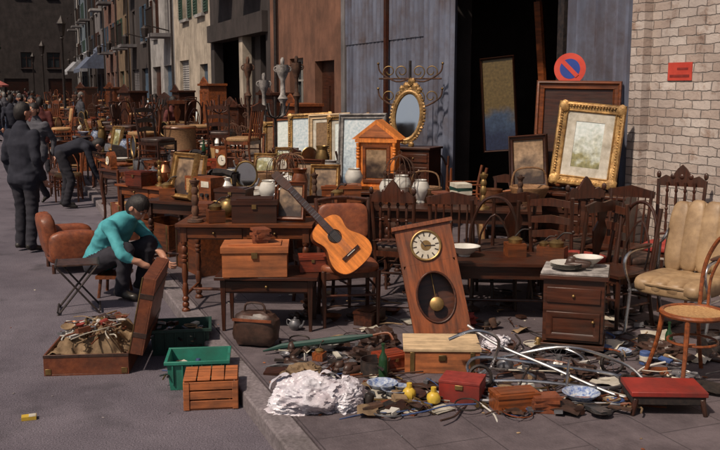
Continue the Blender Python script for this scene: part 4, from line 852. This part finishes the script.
floor(.2,.7,5.0,5.5,6); floor(.95,1.7,4.95,5.3,4); floor(1.0,2.4,5.8,6.5,9); floor(-.35,.4,5.6,6.4,8); floor(2.3,2.9,5.3,6.3,5); floor(-.4,1.2,6.8,7.4,9)
LOW=[IRON,IRON,RUST,STEEL,WD,WD,LEAD,CLOTHG,IRON]
scrap('scrap_metal_pile',.15,1.8,4.98,5.55,115,0,.035,11); scrap('scrap_metal_pile',1.0,2.4,5.5,6.5,85,0,.04,12); scrap('scrap_metal_pile',-.45,.42,5.55,6.6,65,0,.035,13); scrap('scrap_metal_pile',2.0,3.1,5.3,7.2,40,0,.03,14,LOW)
scrap('scrap_metal_pile',-.3,2.6,6.7,8.2,90,0,.03,15,LOW)
for x,y,z in((.42,5.28,0),(.56,5.2,1)): small('yellow_plastic_toy',(x,y,.012),z,.85)
for i,(x,y,rx,ry,rz,m) in enumerate([(.2,6.05,.14,.11,.06,LEAD),(.28,6.3,.13,.12,.1,LEAD),(1.6,5.75,.12,.09,.04,LEAD),(2.3,6.2,.15,.11,.06,LEAD),(-.25,5.75,.12,.1,.05,CLOTHG),(.95,7.0,.16,.12,.08,REDF)]):
    b=MB(); b.ball((0,0,rz*.7),(rx,ry,rz),m,n=32,amp=.3,fr=3,sd=i*3,flat=-.7); b.done('crumpled_cloth',(x,y,0),i)
b=MB(); b.box((0,0,.012),(.085,.055,.022),YEL); b.box((.02,0,.0235),(.04,.054,.002),PAPER); b.done('cigarette_packet',(-1.89,5.29,-.1),.3)
b=MB(); rd=random.Random(4)
for k in range(60):
    x=rd.uniform(-4,.2); y=rd.uniform(3.9,14); 
    if x>1.2-.36*y: continue
    s_=rd.uniform(.005,.012); b.ball((x,y,-.097),(s_*rd.uniform(.7,1.6),s_,s_*.4),rd.choice([PAPER,STEEL,CLOTHG,WM,KERB]),(0,0,rd.uniform(0,3)),n=6,amp=.2,sd=k)
b.done('road_litter')
b=MB()
for k in range(140):
    y=rd.uniform(4.2,9); x=rd.uniform(1.55-.36*y,3.2); s_=rd.uniform(.004,.014)
    b.ball((x,y,.003),(s_*rd.uniform(.7,1.8),s_,s_*.4),rd.choice([PAPER,CLOTHG,WM,RUST,STEEL,WC]),(0,0,rd.uniform(0,3)),n=6,amp=.2,sd=k)
b.done('pavement_litter')
b=MB(); b.ball((0,0,.28),(.33,.32,.17),LEA,n=24,e=.4,amp=.01); b.ball((0,.28,.5),(.33,.11,.3),LEA,(R(-10),0,0),n=24,e=.5,amp=.02)
for s_ in(-1,1): b.ball((s_*.33,-.02,.36),(.1,.34,.22),LEA,n=20,e=.5,amp=.015)
b.ball((0,-.06,.45),(.24,.25,.07),LEA,n=20,e=.5)
for x in(-1,1):
    for y in(-1,1): b.cyl((x*.28,y*.26,0),(x*.28,y*.26,.12),.025,WD,8)
b.done('leather_armchair',(-2.98,9.9,-.1),R(115),scale=.8)
b=MB()
for s_ in(-1,1):
    b.tube([(-.18,s_*.17,.44),(.18,s_*.17,0)],.010,IRON,6); b.tube([(.18,s_*.155,.44),(-.18,s_*.155,0)],.010,IRON,6)
for x in(-.18,.18): b.cyl((x,-.18,.44),(x,.18,.44),.011,IRON,6); b.cyl((x,-.17,.03),(x,.17,.03),.009,IRON,6)
b.box((0,0,.442),(.34,.32,.012),LEAD); b.done('folding_stool',(-2.35,8.0,-.1),R(15))
b=MB(); b.box((0,0,.2),(.36,.28,.03),WM); 
for x in(-1,1):
    for y in(-1,1): b.tube([(x*.13,y*.1,.19),(x*.16,y*.12,0)],.015,WM,6)
b.done('low_stool',(-2.18,8.63,-.1),R(-90))
# ------------------------------------------------------------------ MIDDLE DISTANCE MARKET
chest_geo(.7,.42,.36,WM,BRASS,ang=-105).done('open_trunk',SP(12.6,4.3),R(-50),bevel=.003)
chest_geo(.8,.45,.4,LEA,BRASS,ang=-100).done('open_trunk',SP(13.9,4.5),R(-60),bevel=.003)
chest_geo(.7,.45,.4,WM,BRASS,ang=0).done('trunk',SP(11.4,4.1),R(-60),bevel=.003)
chest_geo(.8,.5,.45,WM,BRASS,ang=-110).done('open_trunk',SP(11.9,3.2),R(-40),bevel=.003)
b=MB(); b.lathe([(.001,0),(.27,0),(.28,.02),(.27,.04),(.27,.4),(.28,.42),(.27,.44),(.001,.44)],WICK,n=28)
for z in(.03,.41): b.lathe([(.281,z-.015),(.29,z),(.281,z+.015)],WM,n=28)
dr=b.mesh('drum')
rd=random.Random(21)
styles=['ladder','spindle','splat','uph','hoop','hoop']
chairlib=[chair_geo(w_,s_,st).mesh('dining_chair') for st in styles for w_,s_ in((WDV,LEAD),(WMV,CANE))]
mids=[(-1.35,9.3,1.2,.65,.74,-25,WD),(-.35,9.0,.9,.6,.74,-8,WM),(-2.05,10.7,1.2,.6,.74,-40,WM),(-.9,10.6,1.1,.7,.76,-15,WD),(-2.75,12.6,1.3,.7,.74,-50,WD),(-1.55,12.4,1.2,.7,.76,-30,WM),(-.5,11.9,1.0,.6,.74,-20,WR),(-3.3,14.3,1.2,.7,.74,-60,WM),(-2.1,14.4,1.3,.7,.74,-40,WD),(-1.3,13.6,1.0,.6,.76,-25,WD),(-4.1,16.6,1.3,.7,.74,-65,WD),(-2.8,16.8,1.3,.7,.74,-50,WM),(-1.8,15.8,1.1,.6,.74,-35,WM)]
for i,(x,y,w,d,h,rz,wd) in enumerate(mids):
    up=i in(4,5,7,8,10,11)
    table(['dining_table','side_table','writing_desk'][i%3],x,y,w,d,h,R(rz),wd,['turned','cab','straight'][i%3],(0,1,2)[i%3],6 if up else 11+i%3,top=CLOTHW if i==3 else None,sp=.18)
    if up:
        put(chairlib[(i*3)%12],'dining_chair',(x+.25,y-.1,h+.003),rd.uniform(0,6.3),scale=.92)
b=MB(); b.lathe([(.001,.72),(.33,.72),(.345,.735),(.33,.75),(.001,.75)],CER,n=32); b.lathe(tprof(.72,.05,4),WDV,n=14)
for k in range(3): a=2*pi*k/3; b.tube(smooth([(0,0,.25),(.15*math.cos(a),.15*math.sin(a),.15),(.28*math.cos(a),.28*math.sin(a),0)],4),.02,WD,6)
rt=b.mesh('round_marble_table'); put(rt,'round_marble_table',(-1.15,9.95,0)); put(rt,'round_marble_table',(-.2,10.3,0)); put(rt,'round_marble_table',(-2.2,13.4,0))
fill(-1.15,9.95,.75,0,.45,.45,3,['bowl','plate_stack','teapot'],.17); fill(-.2,10.3,.75,0,.45,.45,2,['bowl','vase','teapot'],.17)
put(dr,'drum',(-2.45,14.0,.9),.3,scale=.9)
table('stand_table',-2.45,14.0,.6,.6,.9,.2,WD,'straight',0,0)
for k in range(75):
    s_=rd.uniform(9.6,32); o=rd.uniform(.5,5.1) if s_>11 else rd.uniform(2.6,4.5)
    x,y,_=SP(s_,o)
    if any(abs(x-m[0])<.5 and abs(y-m[1])<.45 for m in mids) or (y<10.5 and x>-1.8): continue
    z=0 if o<4.45 else -.1
    if rd.random()<.35: put(rd.choice(chairlib),'dining_chair',(x,y,z+.95),M=Matrix.Rotation(pi,4,'X')@Matrix.Rotation(rd.uniform(0,6),4,'Z'))
    else: put(rd.choice(chairlib),'dining_chair',(x,y,z),rd.uniform(0,6.3))
def totem(h,r,sd,m):
    b=MB(); b.b2(-r*1.5,r*1.5,-r*1.5,r*1.5,0,.08,m); b.b2(-r*1.2,r*1.2,-r*1.2,r*1.2,.08,.14,m)
    b.lathe([(r,.14),(r*.6,.2),(r*.5,.5),(r*.85,h*.36),(r*.9,h*.40),(r*.4,h*.44),(r*.42,h*.72),(r*.8,h*.75),(r*.4,h*.78),(r*.35,h*.88),(r*.8,h*.93),(r*1.0,h*.96),(r*.9,h),(.001,h)],m,n=14)
    for q in range(24): 
        a=q*2.4; z=h*.3+h*.14*q/24; b.ball((r*.75*math.cos(a),r*.75*math.sin(a),z),(.018,.018,.03),m,n=6,amp=.35,sd=q,fr=3)
    for s_ in(-1,1): scroll(b,(s_*r*.9,0,h*.97),.05,1.3,m,s_,18,.012); scroll(b,(s_*r*.7,0,h*.6),.05,1.3,m,s_,18,.010)
    b.ball((0,0,h+.05),(.035,.035,.07),m,n=10,amp=.2)
    return b
for i,(x,y,h,r,m) in enumerate([(-.95,15.4,2.25,.11,STONE),(-1.3,15.8,2.0,.09,STONE),(-.75,16.1,2.3,.09,RUST),(-1.65,16.6,2.3,.08,RUST)]):
    totem(h,r,i,m).done('carved_column',(x,y,0))
for i,(x,y) in enumerate([(-2.0,15.2),(-3.6,18.0),(-1.9,18.5),(-.9,12.8),(-2.9,13.6),(-3.3,16.2)]):
    b=MB(); b.cyl((0,0,0),(0,0,1.75),.02,(WD,IRON)[i%2],8)
    for k in range(6): a=2*pi*k/6; b.tube(smooth([(0,0,1.45),(.14*math.cos(a),.14*math.sin(a),1.5),(.2*math.cos(a),.2*math.sin(a),1.66)],4),.011,(WD,IRON)[i%2],6)
    for k in range(4): a=pi*k/2; b.tube(smooth([(0,0,.4),(.2*math.cos(a),.2*math.sin(a),.2),(.26*math.cos(a),.26*math.sin(a),0)],4),.014,(WD,IRON)[i%2],6)
    b.done('coat_stand',(x,y,0))
def wardrobe(w,d,h,wd):
    b=MB(); b.box((0,0,h/2),(w,d,h),wd); b.box((0,-.02,h+.03),(w+.1,d+.08,.06),wd); b.box((0,-.01,.05),(w+.05,d+.05,.1),wd)
    for s_ in(-1,1): b.ring(w/2-.04,h-.3,[(0,-d/2-.001),(0,-d/2-.018),(.06,-d/2-.018),(.07,-d/2-.003)],wd,s_*w/4,.18)
    b.poly([(-w/2,h+.06),(w/2,h+.06),(w*.3,h+.14),(0,h+.25),(-w*.3,h+.14)],-d/2-.02,-d/2+.02,wd); b.ball((.03,-d/2-.03,h*.5),.015,BRASS,n=8); return b
for (s_,o,w,h,m,r_) in [(19.5,.5,1.0,1.5,WM,-70),(21.2,.55,1.1,1.7,WD,-70),(23.5,.8,.9,1.4,WD,-60),(27,.7,1.1,1.9,WM,-70),(31,.8,1.2,1.7,WD,-70),(17.2,.5,.8,1.2,WD,-70),(24.5,2.2,.9,1.5,WD,-50),(29,2.6,1.0,1.7,WD,-60),(35,2.4,1.0,1.8,WM,-60),(40,3.0,1.1,1.8,WD,-60)]:
    wardrobe(w,.5,h,m).done('wardrobe',SP(s_,o),R(r_),bevel=.005)
s=19.0; i=0
while s<75:
    for o in(1.4,2.8,4.1,5.0):
        if rd.random()<.85:
            w=rd.uniform(1,1.5); x,y,_=SP(s+rd.uniform(-.5,.5),o); n=7 if s<30 else 4; rz=SA+rd.uniform(-.4,.4)
            table(rd.choice(['trestle_table','dining_table','side_table']),x,y,w,.7,.74,rz,rd.choice([WD,WD,WM,WR]),'straight',0,n,top=rd.choice([None,None,None,CLOTHW]),z=0 if o<4.4 else -.1,sp=.18)
            if rd.random()<.35: put(rd.choice(chairlib),'dining_chair',(x,y,(0 if o<4.4 else -.1)+.743),rd.uniform(0,6.3),scale=.9)
    s+=1.9+ (s-19)*.06; i+=1
for k in range(20):
    s_=rd.uniform(16,50); o=rd.uniform(.8,5.3); x,y,_=SP(s_,o); z=0 if o<4.4 else -.1
    q=rd.random()
    if q<.7: put(bpy.data.meshes['trunk'],'trunk',(x,y,z),rd.uniform(0,3))
    else: put(bpy.data.meshes['coat_stand'],'coat_stand',(x,y,z))
for k in range(10):
    s_=rd.uniform(20,45); frame_geo(rd.uniform(.6,1),rd.uniform(.9,1.4),.07,rd.choice([GILT,WM,STONE]),rd.choice([PNT1,PNT2,PNT4])).done('tall_framed_picture',SP(s_,.35),M=orient(NN*-.15+V(0,0,1),NN+V(.1,-.6,.1)))
for (s_,o,m,h) in((66,6.6,AWR,2.35),):
    b=MB(); b.cyl((0,0,0),(0,0,h+.1),.025,WM,8); n=8
    vs=[(0,0,h+.1)]; 
    for k in range(n): a=2*pi*k/n; vs.append((.8*math.cos(a),.8*math.sin(a),h-.3))
    for k in range(n): a=2*pi*k/n; vs.append((.8*math.cos(a),.8*math.sin(a),h-.42))
    b.add(vs,[(0,1+k,1+(k+1)%n) for k in range(n)]+[(1+k,9+k,9+(k+1)%n,1+(k+1)%n) for k in range(n)],m)
    b.lathe([(.001,0),(.22,0),(.22,.08),(.03,.1)],P_GREY,n=16); b.done('parasol',SP(s_,o,-.1))
# ------------------------------------------------------------------ PEOPLE
def segd(p,a,b_):
    ab=b_-a; t=max(0,min(1,(p-a).dot(ab)/max(ab.length_squared,1e-9))); return (p-(a+ab*t)).length
def person(name,J,top,legs,loc,rz,vox=.013,sleeve=True,jacket=False,headpitch=0,headyaw=0,hair=HAIR,scale=1,slim=1):
    b=MB(); J={k:Vector(v) for k,v in J.items()}
    segs=[]
    def cap(a,c,r0,r1,mat):
        d=(c-a); L=d.length; u=d/L; pts=[];rs=[]
        for q in(-1,-.87,-.5,0): pts.append(a+u*q*r0); rs.append(max(.002,r0*math.sqrt(max(0,1-q*q))))
        for q in(.33,.66): pts.append(a+d*q); rs.append(r0+(r1-r0)*q)
        for q in(0,.5,.87,1): pts.append(c+u*q*r1); rs.append(max(.002,r1*math.sqrt(max(0,1-q*q))))
        b.tube(pts,rs,SKIN,12); segs.append((a,c,(r0+r1)/2,mat))
    sp=[J['pelvis'],(J['pelvis']+J['chest'])/2+V(0,-.01,0),J['chest'],J['neck']]
    rad=[(.165,.118),(.150,.110),(.182,.126),(.085,.07)]
    lat=(J['shR']-J['shL']).normalized()
    path=smooth([tuple(p) for p in sp],6)
    for i,p in enumerate(path):
        t=i/(len(path)-1)*3; k=min(2,int(t)); f=t-k; rx=(rad[k][0]*(1-f)+rad[k+1][0]*f)*slim; ry=(rad[k][1]*(1-f)+rad[k+1][1]*f)*slim
        d=(path[min(len(path)-1,i+1)]-path[max(0,i-1)]).normalized(); x=(lat-d*lat.dot(d)).normalized(); y=d.cross(x)
        M=Matrix((x,y,d)).transposed().to_4x4(); M.translation=p
        b.ball(None,(rx,ry,.075),SKIN,n=16,M=M)
    segs.append((J['pelvis'],J['chest'],.15,top)); segs.append((J['chest'],J['neck'],.12,top))
    cap(J['neck']-(J['head']-J['neck'])*.3,J['head'],.056,.05,SKIN)
    lw=1.18 if jacket else 1.
    for S_ in('L','R'):
        cap(J['chest']*.35+J['sh'+S_]*.65,J['sh'+S_],.075,.068,top)
        cap(J['sh'+S_],J['el'+S_],.060*lw,.048*lw,top)
        if sleeve: cap(J['el'+S_],J['wr'+S_],.046*lw,.038*lw,top)
        else:
            cap(J['el'+S_],J['el'+S_]*.75+J['wr'+S_]*.25,.046,.045,top); cap(J['el'+S_]*.7+J['wr'+S_]*.3,J['wr'+S_],.038,.028,SKIN)
        cap(J['hip'+S_],J['kn'+S_],.095,.072,legs); cap(J['kn'+S_],J['an'+S_],.070,.062,legs)
        cap(J['an'+S_]-V(0,.04,.02),J['toe'+S_],.042,.034,SHOE)
    if jacket:
        for S_ in('L','R'): cap(J['hip'+S_]+V(0,0,.05),J['hip'+S_]*.75+J['kn'+S_]*.25,.112,.118,top)
        c=J['pelvis']; b.ball((c.x,c.y,c.z-.09),(.185*slim,.135*slim,.10),SKIN,n=16,e=.8); segs.append((c-V(.08,0,.1),c-V(-.08,0,.1),.12,top))
    me=b.mesh(name+'_base'); ob=bpy.data.objects.new('tmp',me); sc.collection.objects.link(ob)
    m=ob.modifiers.new('r','REMESH'); m.mode='VOXEL'; m.voxel_size=vox; m=ob.modifiers.new('s','SMOOTH'); m.iterations=8; m.factor=.5
    dg=bpy.context.evaluated_depsgraph_get(); nm_=bpy.data.meshes.new_from_object(ob.evaluated_get(dg)); bpy.data.objects.remove(ob)
    out=MB(); cos=[]
    for v in nm_.vertices:
        c=v.co; q=Vector((c.x*5,c.y*5,c.z*11)); w=.012*(.4-abs(noise.noise(q))*1.6)+noise.noise(c*20)*.003
        cos.append(tuple(c+v.normal*w))
    out.v=cos
    for p in nm_.polygons:
        c=p.center; best=min(segs,key=lambda s_:segd(c,s_[0],s_[1])-s_[2]); out.f.append(tuple(p.vertices)); out.m.append(out.mi(best[3]))
    for S_,sg in(('L',-1),('R',1)):
        w=J['wr'+S_]; d=(w-J['el'+S_]).normalized(); M=orient(d,(0,-1,.2) if abs(d.y)<.95 else (0,0,1)); M.translation=w+d*.02
        out.push(M); out.ball((0,0,.045),(.038,.017,.05),SKIN,n=10)
        for k,(x,l) in enumerate(((-.028,.062),(-.010,.075),(.009,.07),(.027,.055))):
            out.tube([(x,0,.085),(x*1.05,.004,.085+l*.45),(x*1.08,.022,.085+l*.75),(x*1.05,.045,.085+l*.85)],[.0095,.009,.008,.006],SKIN,6)
        out.tube([(-sg*.03,.0,.03),(-sg*.058,.014,.06),(-sg*.055,.03,.088)],[.012,.010,.008],SKIN,6); out.pop()
    H=TR(J['head']+V(0,.01,.075),(R(-headpitch),0,R(headyaw))); out.push(H)
    vs=[];fs=[];n=24;m_=18
    def hp(x,y,z,k=1.):
        X=.076*x*(1-.28*max(0,-z)**1.3); Y=.096*y*(1 if y<0 else .94); Z=.116*z
        if y>0 and z<0: Y*=1-.08*(-z)
        if y>.5 and -.05<z<.25: Y-=.006*(1-abs(abs(x)-.4)/.4 if abs(abs(x)-.4)<.4 else 0)
        if y>.8 and abs(x)<.2 and -.35<z<.15: Y+=.012*(1-abs(x)/.2)*(.5-z)
        return (X*k,Y*k,Z*k)
    for i in range(m_+1):
        ph=pi*i/m_
        for j in range(n): a=2*pi*j/n; vs.append(hp(math.sin(ph)*math.sin(a),math.sin(ph)*math.cos(a),math.cos(ph)))
    for i in range(m_):
        for j in range(n): fs.append((i*n+j,i*n+(j+1)%n,(i+1)*n+(j+1)%n,(i+1)*n+j))
    out.add(vs,fs,SKIN)
    hv=[];hf=[]
    dirs=[]
    for i in range(m_+1):
        ph=pi*i/m_
        for j in range(n): a=2*pi*j/n; x,y,z=math.sin(ph)*math.sin(a),math.sin(ph)*math.cos(a),math.cos(ph); dirs.append((x,y,z)); k=1.11+.07*noise.noise(Vector((x,y,z))*6); hv.append(hp(x,y,z,k))
    for i in range(m_):
        for j in range(n):
            q=dirs[i*n+j]
            if (q[1]<.2 and q[2]>-.6) or (q[1]<.8 and q[2]>.3) or q[2]>.68: hf.append((i*n+j,i*n+(j+1)%n,(i+1)*n+(j+1)%n,(i+1)*n+j))
    out.add(hv,hf,hair)
    for s_ in(-1,1):
        out.ball((s_*.081,-.0,-.01),(.011,.02,.030),SKIN,n=8); out.ball((s_*.030,.078,.012),(.013,.010,.009),EYEW,n=8); out.ball((s_*.030,.086,.012),(.006,.004,.006),HAIR,n=6)
        out.tube([(s_*.015,.087,.032),(s_*.03,.09,.036),(s_*.046,.08,.03)],.004,hair,5)
    out.tube([(0,.088,.02),(0,.10,-.01),(0,.108,-.028),(0,.095,-.036)],[.007,.009,.013,.009],SKIN,8); out.ball((0,.087,-.055),(.022,.008,.007),LIP,n=8)
    out.pop()
    if jacket:
        c=J['neck']; out.tube([tuple(c+V(.062*math.cos(a),.055*math.sin(a)+.01,.01)) for a in [2*pi*k/14 for k in range(14)]],.014,top,6,closed=True)
    return put(out.mesh(name),name,loc,rz,scale=scale)
STAND=dict(pelvis=(0,0,.95),chest=(0,0,1.27),neck=(0,-.01,1.46),head=(0,.02,1.56),shL=(-.185,0,1.38),shR=(.185,0,1.38),elL=(-.235,-.04,1.10),elR=(.235,-.04,1.10),wrL=(-.23,.06,.87),wrR=(.22,.08,.88),hipL=(-.09,0,.92),hipR=(.09,0,.92),knL=(-.1,.03,.5),knR=(.1,.0,.5),anL=(-.11,.0,.09),anR=(.11,-.06,.09),toeL=(-.12,.15,.035),toeR=(.12,.08,.035))
WALK=dict(STAND); WALK.update(knL=(-.09,.2,.52),anL=(-.09,.22,.10),toeL=(-.09,.36,.05),knR=(.09,-.06,.5),anR=(.09,-.3,.13),toeR=(.09,-.18,.035),elL=(-.24,-.14,1.12),wrL=(-.23,-.12,.88),elR=(.24,.05,1.1),wrR=(.23,.2,.92))
BENT=dict(pelvis=(0,-.15,.92),chest=(0,.17,1.03),neck=(0,.36,1.0),head=(0,.45,.96),shL=(-.18,.28,1.0),shR=(.18,.28,1.0),elL=(-.22,.32,.72),elR=(.22,.36,.72),wrL=(-.18,.42,.48),wrR=(.17,.46,.5),hipL=(-.09,-.14,.9),hipR=(.09,-.14,.9),knL=(-.12,-.06,.48),knR=(.12,.02,.48),anL=(-.13,-.12,.09),anR=(.13,-.08,.09),toeL=(-.14,.03,.035),toeR=(.14,.07,.035))
SQ=dict(pelvis=(0,-.14,.30),chest=(0,.05,.58),neck=(0,.19,.70),head=(0,.28,.73),shL=(-.18,.12,.65),shR=(.18,.12,.65),elL=(-.25,.30,.42),elR=(.25,.29,.42),wrL=(-.14,.46,.34),wrR=(.12,.46,.31),hipL=(-.1,-.12,.28),hipR=(.1,-.12,.28),knL=(-.17,.28,.45),knR=(.17,.28,.45),anL=(-.15,.2,.09),anR=(.15,.2,.09),toeL=(-.17,.35,.035),toeR=(.17,.35,.035))
person('standing_man',STAND,SUIT,TROU,(-3.82,11.0,-.1),R(-25),jacket=True,scale=1.03,headyaw=-20,slim=1.12)
person('crouching_man',SQ,TEAL,TROU,(-2.2,8.62,-.1),R(-112),sleeve=False,headpitch=48,scale=1.08,vox=.011,slim=1.12)
person('bending_man',BENT,SUIT,TROU,(-4.45,15.0,-.1),R(-75),headpitch=50,vox=.016)
C1=nmat('cream_shirt_cloth',(.2,.18,.15),(.28,.26,.22),rough=.9,dirt=.2); C2=nmat('maroon_cloth',(.09,.02,.02),(.14,.03,.025),rough=.9); C3=nmat('grey_cloth',(.04,.04,.05),(.07,.07,.085),rough=.9); C4=nmat('denim_cloth',(.02,.035,.07),(.035,.055,.1),rough=.9)
GH=nmat('grey_hair',(.12,.11,.10),(.2,.19,.18),rough=.7,bump=.5)
person('man_in_grey_jacket',WALK,C3,TROU,(-5.1,15.4,-.1),R(160),jacket=True,vox=.018,scale=.98)
pp=[person('pedestrian',WALK,C1,C4,SP(27,5.4,-.1),SA+R(90),vox=.024),person('pedestrian',STAND,C2,TROU,SP(24,5.3,-.1),SA-R(90),vox=.024,jacket=True,slim=.95),person('pedestrian',STAND,C4,C3,SP(31,5.6,-.1),SA,vox=.024,sleeve=False),person('pedestrian',WALK,C3,TROU,SP(34,5.6,-.1),SA-R(60),vox=.024,jacket=True,hair=GH),person('pedestrian',WALK,SUIT,C4,SP(29,5.9,-.1),SA-R(90),vox=.024)]
for k in range(34):
    s_=rd.uniform(32,85); q=rd.choice(pp+pp[3:]); put(q.data,'pedestrian',SP(s_,rd.uniform(4.6,5.6+s_*.03),-.1),rd.uniform(0,6.3),scale=rd.uniform(.92,1.03))
for k in range(6): put(rd.choice(pp[1:]).data,'pedestrian',SP(rd.uniform(22,45),rd.uniform(2,4.3),0),rd.uniform(0,6.3),scale=rd.uniform(.92,1.0))
# ------------------------------------------------------------------ light, sky, camera
w=bpy.data.worlds.new("World"); sc.world=w; w.use_nodes=True; nt=w.node_tree; bg=nt.nodes['Background']
sky=nt.nodes.new('ShaderNodeTexSky'); sky.sky_type='NISHITA'; sky.sun_disc=False
sv=V(-.52,-.52,.95).normalized(); el=math.asin(sv.z); sky.sun_elevation=el; sky.sun_rotation=math.atan2(sv.x,sv.y)%(2*pi); sky.dust_density=4; sky.air_density=1.0
nt.links.new(sky.outputs[0],bg.inputs[0]); bg.inputs[1].default_value=.055
l=bpy.data.lights.new('sun','SUN'); l.energy=3.9; l.angle=R(2.5); l.color=(1,.85,.70); lo=bpy.data.objects.new('sun',l); sc.collection.objects.link(lo); lo.rotation_euler=(-sv).to_track_quat('-Z','Y').to_euler()
cam=bpy.data.cameras.new('camera'); co=bpy.data.objects.new('camera',cam); sc.collection.objects.link(co); co.location=(0,0,1.9); co.rotation_euler=(R(90-8.75),0,R(-1.3)); cam.lens=45.2; cam.sensor_width=36; cam.clip_end=2000; cam.clip_start=.05
sc.camera=co
sc.view_settings.view_transform='Standard'; sc.view_settings.look='None'; sc.view_settings.exposure=0
